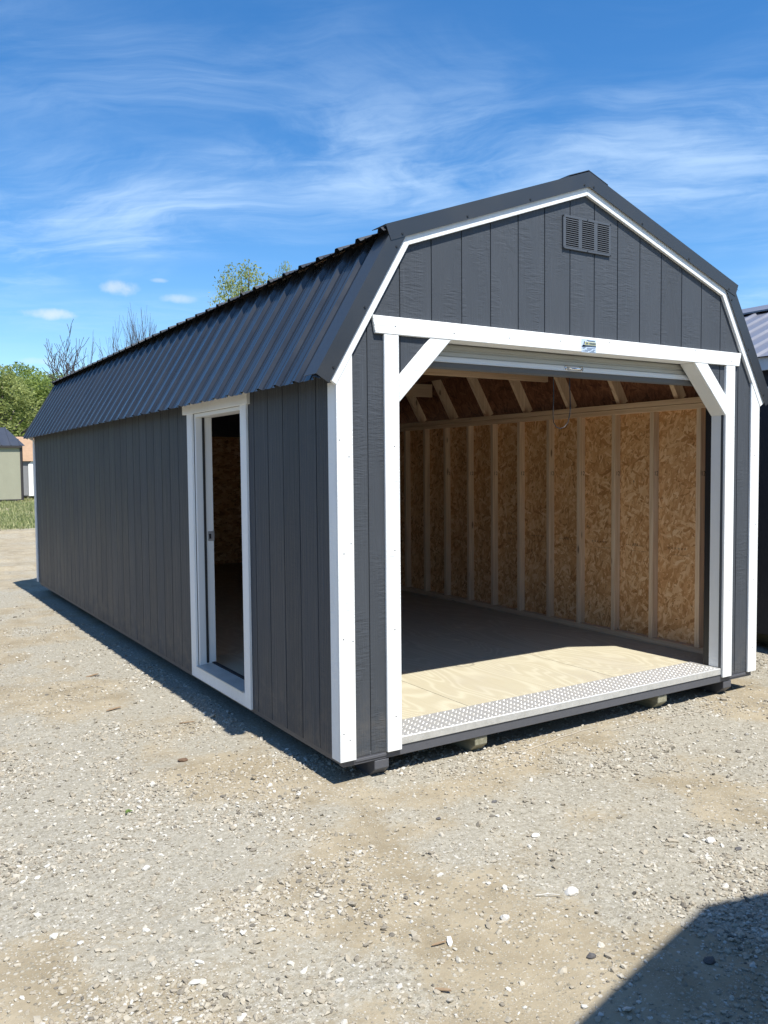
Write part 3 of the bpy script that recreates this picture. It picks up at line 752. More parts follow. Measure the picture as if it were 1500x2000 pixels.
# roll-up door: slatted curtain hanging from a drum, bottom bar, seal, handle, pull rope
CY = 0.125
door = MB(); n = 0
zs = 2.118; pts = []
while zs < 2.56:
    for dz, dy in ((0, 0.0), (0.006, -0.007), (0.026, -0.007), (0.032, 0.0), (0.038, 0.0)): pts.append((CY + dy, zs + dz))
    zs += 0.040
outl = pts + [(p_[0] + 0.0015, p_[1]) for p_ in reversed(pts)]
rd = MB().prism(outl, 0.372, 3.044, 'x').build('roll_up_door', 'curtain', shed)
drum = []
for i in range(20):
    a = 2 * math.pi * i / 20; drum.append((CY + 0.165 + 0.16 * math.cos(a), 2.60 + 0.16 * math.sin(a)))
MB().prism(drum, 0.38, 3.03, 'x').build('drum', 'curtain', rd, smooth=False)
bar = [(CY - 0.004, 2.120), (CY - 0.012, 2.116), (CY - 0.016, 2.104), (CY - 0.017, 2.092), (CY - 0.021, 2.089), (CY - 0.021, 2.086), (CY + 0.010, 2.086), (CY + 0.010, 2.120)]
MB().prism(bar, 0.372, 3.044, 'x').build('bottom_bar', 'door_paint', rd)
MB().prism([(CY - 0.013, 2.0845), (CY - 0.010, 2.058), (CY - 0.002, 2.048), (CY + 0.006, 2.048), (CY + 0.008, 2.0845)], 0.374, 3.042, 'x').build('bottom_seal', 'seal', rd)
hm = MB()
hy = CY - 0.016
for x in (1.668, 1.795):
    hm.tube([(x, hy + 0.001, 2.104), (x, hy - 0.004, 2.104)], [0.0165, 0.014], 12)
pts = []; rr = []
for i in range(13):
    t_ = i / 12; pts.append((1.668 + 0.127 * t_, hy - 0.004 - 0.036 * math.sin(math.pi * t_) ** 0.6, 2.104 - 0.006 * math.sin(math.pi * t_))); rr.append(0.0052 + 0.0042 * math.sin(math.pi * t_))
hm.tube(pts, rr, 8)
hm.build('door_handle', 'chrome', rd, smooth=True)
rope = []
for i in range(23):
    t_ = i / 22
    if t_ < 0.36: q = (1.600 + 0.004 * math.sin(t_ * 9), CY + 0.03, 2.06 - 0.64 * t_)
    elif t_ > 0.64: q = (1.742 + 0.004 * math.sin(t_ * 11), CY + 0.03, 2.06 - 0.64 * (1 - t_))
    else:
        a = (t_ - 0.36) / 0.28 * math.pi; q = (1.671 - 0.071 * math.cos(a), CY + 0.03 + 0.012 * math.sin(a), 1.83 - 0.095 * math.sin(a) ** 0.8)
    rope.append(q)
MB().tube(rope, 0.0034, 6).build('pull_rope', 'black', rd, smooth=True)
for x0, x1 in ((3.0625, 3.092), (0.322, 0.351)):
    MB().box(x0, x1, RD + 0.001, 0.150, FZ + 0.002, 2.42).build('door_track', 'black', shed, 0.002)

# side doorway: trim, jamb with strike plate, sill, inward-open door
DX = -0.024
def yz_board(name, y0, y1, z0, z1, x0=DX, x1=-0.0065, parent=shed, mat='white', bev=0.002): return MB().box(x0, x1, y0, y1, z0, z1).build(name, mat, parent, bev)
yz_board('door_trim', 1.136, 1.229, -0.0065, 1.898)
yz_board('door_trim', 2.121, 2.222, -0.0065, 1.898)
yz_board('door_trim', 1.2295, 2.1205, -0.0065, 0.079)
yz_board('door_trim', 1.102, 2.298, 1.8985, 1.975, -0.030)
fr = MB().box(-0.004, 0.118, 2.094, 2.1185, 0.079, 1.898).build('door_jamb', 'door_paint', shed, 0.002)      # latch side, faces the camera
MB().box(0.044, 0.060, 2.084, 2.0938, 0.10, 1.885).build('weather_strip', 'rubber', fr)
MB().box(-0.004, 0.004, 2.1188, 2.1208, 0.085, 1.89).build('frame_gap', 'rubber', fr)
MB().box(0.074, 0.122, 2.0922, 2.0938, 0.985, 1.055).build('strike_plate', 'chrome', fr, 0.0005)
MB().box(0.081, 0.097, 2.0915, 2.0921, 1.000, 1.036).build('strike_hole', 'black', fr)
MB().box(-0.004, 0.118, 1.2285, 1.247, 0.079, 1.898).build('door_jamb', 'door_paint', shed, 0.002)
MB().box(-0.004, 0.118, 1.2475, 2.0935, 1.872, 1.898).build('head_jamb', 'door_paint', shed, 0.002)
sl_ = MB().prism([(-0.034, 0.0745), (-0.034, 0.083), (0.09, 0.092), (0.09, 0.0745)], 1.2305, 2.093, 'y')
sl_ = MB().prism([(-0.034, 0.0802), (-0.034, 0.086), (0.085, 0.094), (0.085, 0.0802)], 1.2475, 2.0935, 'y').build('door_sill', 'sill', shed, 0.001)
MB().box(0.0855, 0.112, 1.248, 2.093, 0.0802, 0.101).build('sill_seal', 'rubber', sl_)
lf = MB().box(0.124, 0.955, 1.205, 1.248, 0.105, 1.868).build('open_door', 'door_paint', shed, 0.003)
for a, b in ((0.22, 0.50), (0.58, 0.86)):
    for c, d in ((0.25, 0.85), (1.0, 1.72)): MB().box(a, b, 1.2485, 1.256, c, d).build('door_panel', 'door_paint', lf, 0.004)
MB().tube([(0.90, 1.25, 1.02), (0.90, 1.28, 1.02), (0.90, 1.29, 1.02), (0.90, 1.325, 1.02)], [0.010, 0.012, 0.027, 0.022], 10).build('door_knob', 'chrome', lf, smooth=True)

# stamps on the timber and print on the sheathing
def text(s, size, mat4, parent, mat='ink', name='stamp'):
    c = bpy.data.curves.new(name, 'FONT'); c.body = s; c.size = size; c.align_x = 'CENTER'; c.materials.append(M[mat])
    tmp = bpy.data.objects.new('tmp', c); COL.objects.link(tmp); bpy.context.view_layer.update()
    me = bpy.data.meshes.new_from_object(tmp.evaluated_get(bpy.context.evaluated_depsgraph_get())); bpy.data.objects.remove(tmp)
    me.name = name
    o = bpy.data.objects.new(name, me); link(o, parent); o.matrix_local = mat4; return o
def face_yz(x, y, z):   # reads on a wall that faces -x (right of the text towards -y)
    mm = Matrix(((0, 0, -1), (-1, 0, 0), (0, 1, 0))).to_4x4(); mm.translation = (x, y, z); return mm
for y in stud_y[:9]:
    mm = Matrix(((1, 0, 0), (0, 0, -1), (0, 1, 0))).to_4x4(); mm.translation = (SX + 0.034, y - 0.0012, 1.42); text('12', 0.05, mm, shed)
for i, y in enumerate((0.66, 1.08, 1.48, 1.88, 2.26, 2.66)):
    z = 0.83 - 0.0 * i
    text('- - - APA - - -' if i % 2 else '= = = = = =', 0.036, face_yz(3.4098, y, z), shed)
    text('_ ___ __ ____', 0.03, face_yz(3.4098, y - 0.03, z - 0.035), shed)

# ------------------------------------------------------------------ neighbouring sheds
def ribbed(mb, p00, p10, p01, n, pitch, h=0.02):
    """sheet spanned by p00->p10 (across the ribs) and p00->p01 (along them)"""
    p00, p10, p01 = Vector(p00), Vector(p10), Vector(p01); d = p10 - p00; L = d.length; d = d / L; e = p01 - p00; k = int(L / pitch)
    pts = []
    for i in range(k + 1):
        c = min(i * pitch + 0.04, L)
        pts += [(c - 0.032, 0), (c - 0.013, h), (c + 0.013, h), (c + 0.032, 0)]
    pts = [q for q in pts if 0 <= q[0] <= L]; pts = [(0, 0)] + pts + [(L, 0)]
    n = Vector(n); a = len(mb.v); N = len(pts)
    for base in (p00, p00 + e):
        for s, hh in pts: mb.v.append(tuple(base + d * s + n * hh))
    for i in range(N - 1): mb.f.append((a + i, a + i + 1, a + N + i + 1, a + N + i))
    return mb
# right-hand neighbour, its long shaded wall towards us
NX, NZ = 4.68, 2.44
nb = thing('storage_shed', (NX, -1.2, 0), 'dark shed with ribbed metal roof tinted pale for sun sheen, partly hidden behind the charcoal shed on the right', 'shed')
NL = 9.0; rise = 0.76; half = 1.75
for k in range(int(NL / G)):
    MB().box(0, 0.012, k * G + 0.003, (k + 1) * G - 0.003, 0.13, 2.42 + BASE).build('siding_plank', 'navy_wall', nb)
MB().box(0.008, 0.02, 0.003, NL, 0.135, 2.41 + BASE).build('siding_backing', 'navy_wall', nb)
MB().box(0.0135, 2 * half, NL - 0.02, NL, 0.13, 2.5).box(2 * half - 0.012, 2 * half, 0.003, NL - 0.022, 0.13, 2.5).box(0.0135, 2 * half - 0.014, 0, 0.0125, 0.13, 2.5).build('wall_panel', 'navy_wall', nb)
MB().prism([(0.03, 2.502), (2 * half - 0.03, 2.502), (half, 2.5 + rise)], 0.0, 0.012, 'y').prism([(0.03, 2.502), (2 * half - 0.03, 2.502), (half, 2.5 + rise)], NL - 0.012, NL, 'y').build('gable_panel', 'navy_wall', nb)
MB().box(-0.075, -0.055, -0.1, NL + 0.1, NZ + BASE - 0.125, NZ + BASE - 0.012).build('fascia_board', 'white', nb)
MB().box(-0.054, -0.001, -0.1, NL + 0.1, NZ + BASE - 0.06, NZ + BASE - 0.05).build('soffit', 'white', nb)
z0 = NZ + BASE - 0.01
e0_, e1_ = (-0.11, z0), (half, z0 + rise); nn = Vector((-(e1_[1] - e0_[1]), 0, e1_[0] - e0_[0])).normalized()
ribbed(MB(), (-0.11, -0.1, z0), (-0.11, NL + 0.1, z0), (half, -0.1, z0 + rise), nn, 0.2286).build('roof_panel', 'roof_sheen', nb)
ribbed(MB(), (2 * half + 0.11, -0.1, z0), (2 * half + 0.11, NL + 0.1, z0), (half, -0.1, z0 + rise), Vector((-nn.x, 0, nn.z)), 0.2286).build('roof_panel', 'roof_sheen', nb)
zc = z0 + rise + 0.045
MB().prism([(half - 0.17, zc - 0.085), (half, zc), (half + 0.17, zc - 0.085), (half + 0.17, zc - 0.075), (half, zc + 0.012), (half - 0.17, zc - 0.068)], -0.11, NL + 0.11, 'y').build('ridge_cap', 'roof_sheen', nb)
MB().box(-0.018, -0.001, 2.02, 2.11, 0.14, 1.9 + BASE).box(-0.018, -0.001, 1.2, 1.29, 0.14, 1.9 + BASE).build('door_trim', 'white', nb)
MB().box(-0.021, -0.001, 1.15, 1.975, 2.105 + BASE, 2.175 + BASE).build('door_header', 'white', nb)
MB().box(-0.006, -0.001, 1.2905, 2.0195, 0.14, 2.10 + BASE).build('door', 'navy_wall', nb)
for x in (0.25, 1.2, 2.2, 3.15): MB().box(x, x + 0.09, 0.02, NL - 0.02, -0.01, 0.125).build('skid', 'skid', nb)

# the shed behind the photographer: only its shadow falls into the picture
bs = thing('storage_shed', (0.60, -3.82, 0), 'shed just outside the picture whose gable shadow darkens the gravel at bottom right', 'shed')
bw, be, bp = 1.75, 2.80, 3.60
MB().prism([(-bw, 0.13), (bw, 0.13), (bw, be), (0, bp - 0.05), (-bw, be)], -0.02, 0.0, 'y').build('front_wall', 'siding', bs)
MB().box(-bw, -bw + 0.02, -6, -0.022, 0.13, be).build('side_wall', 'side_siding', bs)
MB().box(bw - 0.02, bw, -6, -0.022, 0.13, be).build('side_wall', 'side_siding', bs)
MB().prism([(-bw, 0.13), (bw, 0.13), (bw, be), (0, bp - 0.05), (-bw, be)], -6.02, -6.0, 'y').build('rear_wall', 'siding', bs)
sb = (bp - be) / bw
MB().prism([(-bw - 0.1, be - 0.1 * sb), (0, bp), (bw + 0.1, be - 0.1 * sb), (bw + 0.1, be - 0.1 * sb + 0.04), (0, bp + 0.04), (-bw - 0.1, be - 0.1 * sb + 0.04)], -6.1, 0.1, 'y').build('roof', 'roof', bs)
MB().prism([(-bw, be + 0.001 - 0.09), (-bw, be - 0.012), (0, bp - 0.012), (bw, be - 0.012), (bw, be - 0.09), (0, bp - 0.09)], 0.001, 0.02, 'y').build('rake_board', 'white', bs)
for x in (-1.5, -0.5, 0.5, 1.4): MB().box(x, x + 0.09, -6, 0.0, -0.01, 0.128).build('skid', 'skid', bs)

# unseen row added across the aisle to darken the shed's side wall
for (x_, y_, lab) in ((-9.2, -0.5, 'nearest shed of the unseen added row across the aisle, outside the picture on the left'), (-9.4, 8.4, 'second shed of the unseen added row across the aisle, outside the picture on the left'), (-9.3, 17.2, 'third shed of the unseen added row across the aisle, outside the picture on the left')):
    c_ = copy(bs, None, (x_, y_ + 3.0, 0), label=lab, group='added unseen sheds')
    for k_ in list(bs.children): copy(k_, c_)

# tan shed far left
dT = 49.3
c0, c1 = far_at(46, 975, dT), far_at(-190, 975, dT)
ts = thing('storage_shed', (c0.x, c0.y, 0), 'tan shed with dark metal roof and dark corner trim beyond the grass', 'shed', 'sheds at the far end of the yard')
wl = 7.2
ez = 2.93 + BASE; rz_ = 3.95 + BASE
for k in range(int(wl / 1.2)): MB().box(-1.2 * (k + 1) + 0.006, -1.2 * k - 0.006, 0, 0.02, 0.15, ez - 0.28).build('wall_panel', 'tan_wall', ts)
MB().box(-wl, 0, 0.012, 0.03, 0.155, ez - 0.02).build('wall_backing', 'tan_wall', ts)
MB().box(-0.02, 0.0, 0.031, 3.6, 0.15, ez - 0.02).build('end_wall', 'tan_wall', ts)
MB().box(-0.11, 0.02, -0.02, -0.001, 0.15, ez - 0.05).build('corner_trim', 'brown_trim', ts)
MB().box(-wl, 0.02, -0.02, -0.001, 0.10, 0.149).build('base_trim', 'brown_trim', ts)
MB().box(0.001, 0.022, -0.02, 0.14, 0.15, ez - 0.05).build('corner_trim', 'brown_trim', ts)
rn = Vector((0, -(rz_ - ez), 1.9)).normalized()
rf = MB(); rf.add([(-wl - 0.2, -0.12, ez - 0.03), (0.14, -0.12, ez - 0.03), (-0.55, 1.8, rz_), (-wl - 0.2, 1.8, rz_), (0.14, 3.72, ez - 0.03), (-wl - 0.2, 3.72, ez - 0.03)], [(0, 1, 2, 3), (1, 4, 2), (4, 5, 3, 2), (0, 5, 4, 1)])
rf.build('roof', 'roof_navy', ts)
for k in range(16):
    x = -0.1 - k * 0.4572; q = min(1.0, (0.14 - x) / 0.69)
    MB().bar((x, -0.125, ez - 0.02), (x, -0.125 + 1.92 * q, ez - 0.02 + (rz_ - ez + 0.03) * q), 0.05, 0.035, (1, 0, 0)).build('roof_rib', 'roof_navy', ts)
MB().box(-wl, -0.02, -0.125, -0.10, ez - 0.14, ez - 0.035).build('fascia_board', 'brown_trim', ts)
for x in (-0.6, -2.4, -4.2, -6): MB().box(x, x + 0.15, 0.05, 3.5, -0.02, 0.149).build('skid', 'skid', ts)
# orange-roofed shed behind it
d2_ = far_at(46, 970, 53.5)
os_ = thing('storage_shed', (d2_.x, d2_.y, 0), 'gray shed with orange-brown roof and white corner boards, half hidden behind the tan shed', 'shed', 'sheds at the far end of the yard')
MB().box(-1.2, 1.55, 0, 2.4, 0.2, 2.25).build('wall', 'gray_wall', os_)
rq = MB(); rq.add([(-1.4, -0.15, 2.25), (1.7, -0.15, 2.25), (1.7, 1.2, 3.72), (-1.4, 1.2, 3.72), (1.7, 2.55, 2.25), (-1.4, 2.55, 2.25)], [(0, 1, 2, 3), (3, 2, 4, 5), (1, 4, 2), (0, 3, 5), (0, 5, 4, 1)])
rq.build('roof', 'cedar', os_)
MB().prism([(0.30, 0.2), (0.56, 0.2), (0.56, 2.32), (0.30, 2.05)], -0.06, -0.002, 'y').build('corner_trim', 'white', os_)
MB().box(-1.0, 0.25, -0.02, -0.002, 0.25, 1.9).build('door', 'gray_wall', os_)
for x in (-1, 0.2, 1.3): MB().box(x, x + 0.15, 0.05, 2.3, -0.02, 0.199).build('skid', 'skid', os_)

# ------------------------------------------------------------------ trees
rng = np.random.default_rng(7); random.seed(11)
def crown_mesh(name, clumps, per, size, mat, seed):
    g = np.random.default_rng(seed); V = []; T = []
    for (c, r) in clumps:
        c = np.array(c); r = np.array(r)
        n = max(20, int(per * r[0] * r[2]))
        d = g.normal(size=(n, 3)); d /= np.linalg.norm(d, axis=1)[:, None]
        rad = 0.45 + 0.6 * g.random(n) ** 0.6
        p = c + d * r * rad[:, None]
        a = g.normal(size=(n, 3)); a /= np.linalg.norm(a, axis=1)[:, None]
        b = np.cross(a, g.normal(size=(n, 3))); b /= np.linalg.norm(b, axis=1)[:, None]
        s = size * (0.6 + 0.8 * g.random(n))[:, None]
        V.append(np.stack([p - a * s, p - b * s * 0.45, p + a * s, p + b * s * 0.45], 1).reshape(-1, 3))
        T.append(np.repeat(np.clip(0.55 + 0.22 * g.normal() + 0.18 * g.normal(size=n), 0, 1), 4))
    V = np.concatenate(V); T = np.concatenate(T); F = np.arange(len(V)).reshape(-1, 4)
    return np_mesh(name, V, F, {'tone': T}, mat)
def tree_meshes(seed, h, w, mat, per=150, size=0.12, nclump=26, low=0.12):
    g = random.Random(seed); cl = []
    for i in range(nclump):
        t_ = low + (1 - low) * (i + 0.5) / nclump; rad = w * math.sin(math.pi * min(0.97, 0.18 + 0.8 * t_)) ** 0.7 * (0.55 + 0.5 * g.random())
        a = i * 2.4 + g.random(); rr_ = 0.16 * w + 0.22 * w * g.random()
        cl.append(((rad * 0.75 * math.cos(a), rad * 0.75 * math.sin(a), h * t_ - rr_ * 0.4), (rr_, rr_, rr_ * (0.7 + 0.3 * g.random()))))
    for i in range(7): cl.append(((0.35 * w * (g.random() - 0.5), 0.35 * w * (g.random() - 0.5), h * (0.3 + 0.65 * i / 7)), (0.3 * w, 0.3 * w, 0.3 * w)))
    crown = crown_mesh('crown', cl, per, size, mat, seed)
    tb = MB(); tb.tube([(0, 0, -0.3), (0.05, 0, h * 0.25), (0.1, 0.05, h * 0.6), (0.1, 0.1, h * 0.9)], [0.028 * h, 0.022 * h, 0.012 * h, 0.004 * h], 8)
    for (c, r) in cl[::3]: tb.tube([(0.08, 0.03, max(0.3, c[2] * 0.6)), (c[0] * 0.5, c[1] * 0.5, c[2] * 0.82), c], [0.009 * h, 0.006 * h, 0.003 * h], 5)
    return crown, tb.mesh('trunk', 'bark', smooth=True)
def place_tree(name, meshes, loc, sc, rz, label, group):
    t_ = thing(name, loc, label, 'tree', group, rz); t_.scale = (sc[0], sc[0], sc[1])
    for nm, me in zip(('crown', 'trunk'), meshes): link(bpy.data.objects.new(nm, me), t_)
    return t_
tm = [tree_meshes(3, 9.0, 3.6, 'leaf', 520, 0.10), tree_meshes(5, 9.5, 3.4, 'leaf_olive', 520, 0.10), tree_meshes(8, 8.5, 3.8, 'leaf', 520, 0.10)]
GL = 'leafy trees along the back of the yard'
for (px, dist, k, h, w, rz, lab) in (
        (8, 62, 1, 0.92, 1.45, 0.3, 'yellow-green leafy tree behind the tan shed at the left edge'),
        (72, 70, 0, 1.00, 1.5, 1.4, 'bright green tree right of the yellow-green one, above the orange-brown roof'),
        (112, 76, 2, 1.14, 1.5, 2.6, 'darker green tree touching the rear corner of the charcoal shed roof'),
        (38, 84, 2, 1.34, 1.4, 3.6, 'tall deep green tree set behind the yellow-green tree'),
        (-70, 66, 0, 1.04, 1.2, 4.1, 'green tree just left of the picture behind the tan shed'),
        (170, 84, 0, 0.85, 1.2, 5.1, 'low green tree behind the far end of the charcoal shed'),
        (-190, 72, 1, 1.35, 1.5, 0.9, 'olive tree left of the picture beyond the tan shed'),
        (-430, 68, 0, 1.30, 1.7, 2.2, 'second green tree added outside the picture on the left'),  # trees from here on are unseen, added to darken the shed wall's reflection
        (-720, 66, 2, 1.35, 1.8, 3.0, 'third green tree added outside the picture on the left'),
        (-1100, 64, 1, 1.30, 1.8, 0.2, 'fourth tree added outside the picture on the left, olive'),
        (-1650, 60, 0, 1.25, 1.8, 1.1, 'fifth green tree added outside the picture on the left'),
        (-2500, 56, 2, 1.25, 1.8, 5.2, 'sixth green tree added outside the picture on the far left')):
    p_ = far_at(px, 975, dist); place_tree('leafy_tree', tm[k], (p_.x, p_.y, -0.1), (w, h), rz, lab, GL)
ot = tree_meshes(21, 13.0, 4.0, 'leaf_olive', 260, 0.085, 34, 0.35)
p_ = far_at(478, 700, 52); place_tree('leafy_tree', ot, (p_.x, p_.y, -0.1), (0.92, 1.09), 0.5, 'airy olive-green treetop showing above the middle of the charcoal roof', GL)
p_ = far_at(561, 700, 56); place_tree('leafy_tree', ot, (p_.x, p_.y, -0.1), (0.42, 1.17), 2.5, 'small tip of a leafy tree right of the airy olive-green treetop', GL)

def bare_tree(seed, px, dist, top_py, label, limbs, spread, half_w, lean=0.0, dens=0.55):
    g = random.Random(seed); base = far_at(px, 975, dist); H = far_at(px, top_py, dist).z
    t_ = thing('bare_tree', (base.x, base.y, -0.05), label, 'tree', 'leafless trees behind the charcoal shed')
    side = Vector((RT.x, RT.y, 0)).normalized(); deep = Vector((-side.y, side.x, 0))
    tw = MB(); tk = MB()
    def grow(p, d, L, r, lev, mb):
        pts = [p]; rad = [r]; n_ = 5 if lev < 2 else 4
        for i in range(n_):
            d = (d + Vector((g.gauss(0, 0.09), g.gauss(0, 0.09), g.gauss(0.035, 0.06)))).normalized()
            p = p + d * (L / n_); pts.append(p); rad.append(max(0.019, r * (1 - 0.75 * (i + 1) / n_)))
            if lev < 3:
                for q in range(2 if g.random() < dens else 1):
                    ax = d.cross(Vector((g.gauss(0, 1), g.gauss(0, 1), g.gauss(0, 1)))).normalized()
                    nd = (Quaternion(ax, R(g.uniform(22, 48))) @ d); nd = (nd + Vector((0, 0, 0.18))).normalized()
                    grow(p, nd, L * g.uniform(0.34, 0.6), max(0.024, rad[-1] * 0.62), lev + 1, tw)
        mb.tube(pts, rad, 5 if lev < 2 else 3, False)
    fork = H * 0.42
    tk.tube([(0, 0, -0.3), (0, 0, fork * 0.5), side * (lean * 0.3) + Vector((0, 0, fork))], [0.17, 0.14, 0.10], 7)
    for i in range(limbs):
        a = (i - (limbs - 1) / 2) / max(1, (limbs - 1) / 2) if limbs > 1 else 0.0
        d = (side * (a * spread + lean * 0.06 + g.gauss(0, 0.05)) + deep * g.gauss(0, 0.3) + Vector((0, 0, 1))).normalized()
        L = (H - fork) * (1.0 - 0.22 * abs(a)) / max(0.55, d.z) * g.uniform(0.86, 1.0)
        grow(side * (lean * 0.3) + Vector((0, 0, fork * (0.92 + 0.08 * g.random()))), d, L * 0.84, 0.10, 1, tk)
    allv = np.array(tk.v + tw.v); sv = np.array(side)[:2]
    top = allv[:, 2].max(); lat = np.abs(allv[:, :2] @ sv).max()
    kz, kx = H / top, half_w / lat
    for mb in (tk, tw): mb.v = [(x * kx, y * kx, z * kz) for x, y, z in mb.v]
    tk.build('trunk', 'bare', t_); tw.build('twigs', 'bare', t_)
bare_tree(4, 152, 50, 622, 'leaning bare tree with drooping left limbs, leftmost over the roof', 5, 0.42, 2.3, -0.9, 0.7)
bare_tree(9, 181, 52, 640, 'thin bare sapling between the two larger leafless trees', 1, 0.0, 0.45)
bare_tree(14, 240, 56, 612, 'bare tree with open crooked limbs left of the fan-shaped one', 5, 0.5, 1.7, 0.0, 0.85)
bare_tree(23, 286, 58, 588, 'fan-shaped bare tree with many upright branches', 12, 0.5, 2.0, 0.0, 0.95)

# ------------------------------------------------------------------ grass
n = 26000
gxs = rng.uniform(-9, 12, n); gys = rng.uniform(20.3, 60, n) ** 1.0
keep = (rng.random(n) < green_amt(gxs, gys) + 0.02) & ~((np.abs(gxs - (c0.x - wl / 2)) < wl / 2) & (gys > c0.y - 0.1))
gxs, gys = gxs[keep], gys[keep]; n = len(gxs); gz = height(gxs, gys)
bl_ = 5
ang = rng.uniform(0, 6.28, (n, bl_)); hgt = rng.uniform(0.04, 0.17, (n, bl_)); lean = rng.uniform(0.0, 0.16, (n, bl_)); w_ = rng.uniform(0.015, 0.035, (n, bl_))
ox = gxs[:, None] + rng.normal(0, 0.09, (n, bl_)); oy = gys[:, None] + rng.normal(0, 0.09, (n, bl_))
ca, sa = np.cos(ang), np.sin(ang); zb = np.repeat(gz[:, None], bl_, 1)
P0_ = np.stack([ox - sa * w_, oy + ca * w_, zb - 0.02], -1); P1_ = np.stack([ox + sa * w_, oy - ca * w_, zb - 0.02], -1); P2_ = np.stack([ox + ca * lean, oy + sa * lean, zb + hgt], -1)
Vg = np.stack([P0_, P1_, P2_], 2).reshape(-1, 3); Fg = np.arange(len(Vg)).reshape(-1, 3)
link(bpy.data.objects.new('grass', np_mesh('grass', Vg, Fg, {'tone': np.repeat(rng.random(n * bl_), 3)}, 'grass')), None, 'stuff', 'rough grass patches between the dirt track and the far sheds', 'grass')

# ------------------------------------------------------------------ loose gravel
def ico():
    bm = bmesh.new(); bmesh.ops.create_icosphere(bm, subdivisions=1, radius=1.0)
    v = np.array([x.co[:] for x in bm.verts]); f = np.array([[q.index for q in fa.verts] for fa in bm.faces]); bm.free(); return v, f
IV, IF = ico()
def scatter(n, r0, r1, pw, smed, ssig, smin, smax, seed):
    g = np.random.default_rng(seed)
    u = g.random(n); r = (r0 ** pw + u * (r1 ** pw - r0 ** pw)) ** (1 / pw)
    a = g.uniform(YAW - R(62), YAW + R(52), n)
    x = CAM.x + r * np.sin(a); y = CAM.y + r * np.cos(a)
    dens = 0.42 + 0.58 * gravel_amt(x, y); clus = sstep(fbm(x * 2.2, y * 2.2, 55, 4), 0.44, 0.66) ** 1.3
    ok = (g.random(n) < dens * (0.16 + 0.84 * clus)) & ~((x > 0.02) & (x < 3.4) & (y > 0.5) & (y < 8.5)) & ~((x > 4.6) & (y > -1)) & ~((x > -1.2) & (x < 2.4) & (y < -3.7))
    x, y, r = x[ok], y[ok], r[ok]; n = len(x)
    s = np.clip(smed * np.exp(ssig * g.normal(size=n)), smin, smax)
    return x, y, s, g
def stones(name, n, r0, r1, pw, smed, ssig, smin, smax, seed, label):
    x, y, s, g = scatter(n, r0, r1, pw, smed, ssig, smin, smax, seed); n = len(x)
    z = height(x, y)
    base = IV[None] * (1 + 0.32 * (g.random((n, len(IV), 1)) - 0.5) * 2)
    sc = np.stack([s * g.uniform(0.75, 1.35, n), s * g.uniform(0.6, 1.1, n), s * g.uniform(0.4, 0.75, n)], -1)
    v = base * sc[:, None, :]
    a = g.uniform(0, 6.28, n); ca, sa = np.cos(a)[:, None], np.sin(a)[:, None]
    tl = g.normal(0, 0.25, n)[:, None]
    vx, vy, vz = v[..., 0], v[..., 1], v[..., 2] + v[..., 0] * tl
    v = np.stack([vx * ca - vy * sa + x[:, None], vx * sa + vy * ca + y[:, None], vz + (z + sc[:, 2] * 0.35)[:, None]], -1)
    F = (IF[None] + (np.arange(n) * len(IV))[:, None, None]).reshape(-1, 3)
    tone = np.clip(g.normal(0.56, 0.28, n), 0, 1)
    link(bpy.data.objects.new(name, np_mesh(name, v.reshape(-1, 3), F, {'tone': np.repeat(tone, len(IV))}, 'stone')), None, 'stuff', label, 'gravel')
stones('gravel', 270000, 2.0, 9.5, 0.75, 0.0054, 0.45, 0.0028, 0.014, 101, 'fine gray gravel spread over the tan dirt yard')
stones('pebbles', 26000, 2.0, 15.0, 0.9, 0.0092, 0.34, 0.0062, 0.021, 202, 'scattered larger pebbles lying on the gravel yard')

# ------------------------------------------------------------------ single things lying about
def rock(name, x, y, size, mat, label, cat, seed, flat_=0.55, group=None, rz=0.0):
    g = np.random.default_rng(seed); bm = bmesh.new(); bmesh.ops.create_icosphere(bm, subdivisions=2, radius=1.0)
    nrm = g.normal(size=(9, 3)); nrm /= np.linalg.norm(nrm, axis=1)[:, None]
    for v in bm.verts:
        c = np.array(v.co[:]); k = 1.0
        for q in nrm:
            dd = float(c @ q)
            if dd > 0.62: k = min(k, 0.62 / dd + 0.04)
        v.co = Vector((c[0] * size[0] * k, c[1] * size[1] * k, c[2] * size[1] * flat_ * k))
    me = bpy.data.meshes.new(name); bm.to_mesh(me); bm.free(); me.materials.append(M[mat])
    o = bpy.data.objects.new(name, me); o.location = (x, y, float(height(x, y)) + size[1] * flat_ * 0.35); o.rotation_euler = (0, 0, rz)
    return link(o, None, None, label, cat, group)
rock('flat_stone', 0.205, -1.41, (0.050, 0.030), 'stone_white', 'flat white stone, largest on the gravel, left of the big shadow', 'stone', 1, 0.5, None, 0.6)
rock('stone', 0.508, -0.587, (0.019, 0.015), 'stone_dark', 'small dark stone on pale dirt in front of the roll-up doorway', 'stone', 2)
rock('stone', 0.165, -0.603, (0.016, 0.013), 'stone_dark', 'small dark stone in front of the left skid', 'stone', 3)
rock('stone', 1.066, -1.534, (0.024, 0.015), 'stone_dark', 'dark gray stone near the right edge above the shadow', 'stone', 4)
rock('stone', 0.429, -0.965, (0.026, 0.019), 'stone_white', 'pale stone with a gray side in mid yard', 'stone', 5)
rock('stone', -0.133, -1.417, (0.022, 0.018), 'stone_white', 'pale blocky stone left of the flat white one', 'stone', 6, 0.8)
rock('stone', -1.117, -0.337, (0.020, 0.016), 'stone_white', 'lone pale stone in the left foreground', 'stone', 7, 0.8)
rock('stone', -0.047, -1.759, (0.020, 0.017), 'stone_dark', 'gray stone just left of the shadow edge', 'stone', 8, 0.7)
rock('stone', 1.03, -1.422, (0.024, 0.022), 'stone_white', 'light gray stone near the right edge among chippings', 'stone', 9, 0.8)
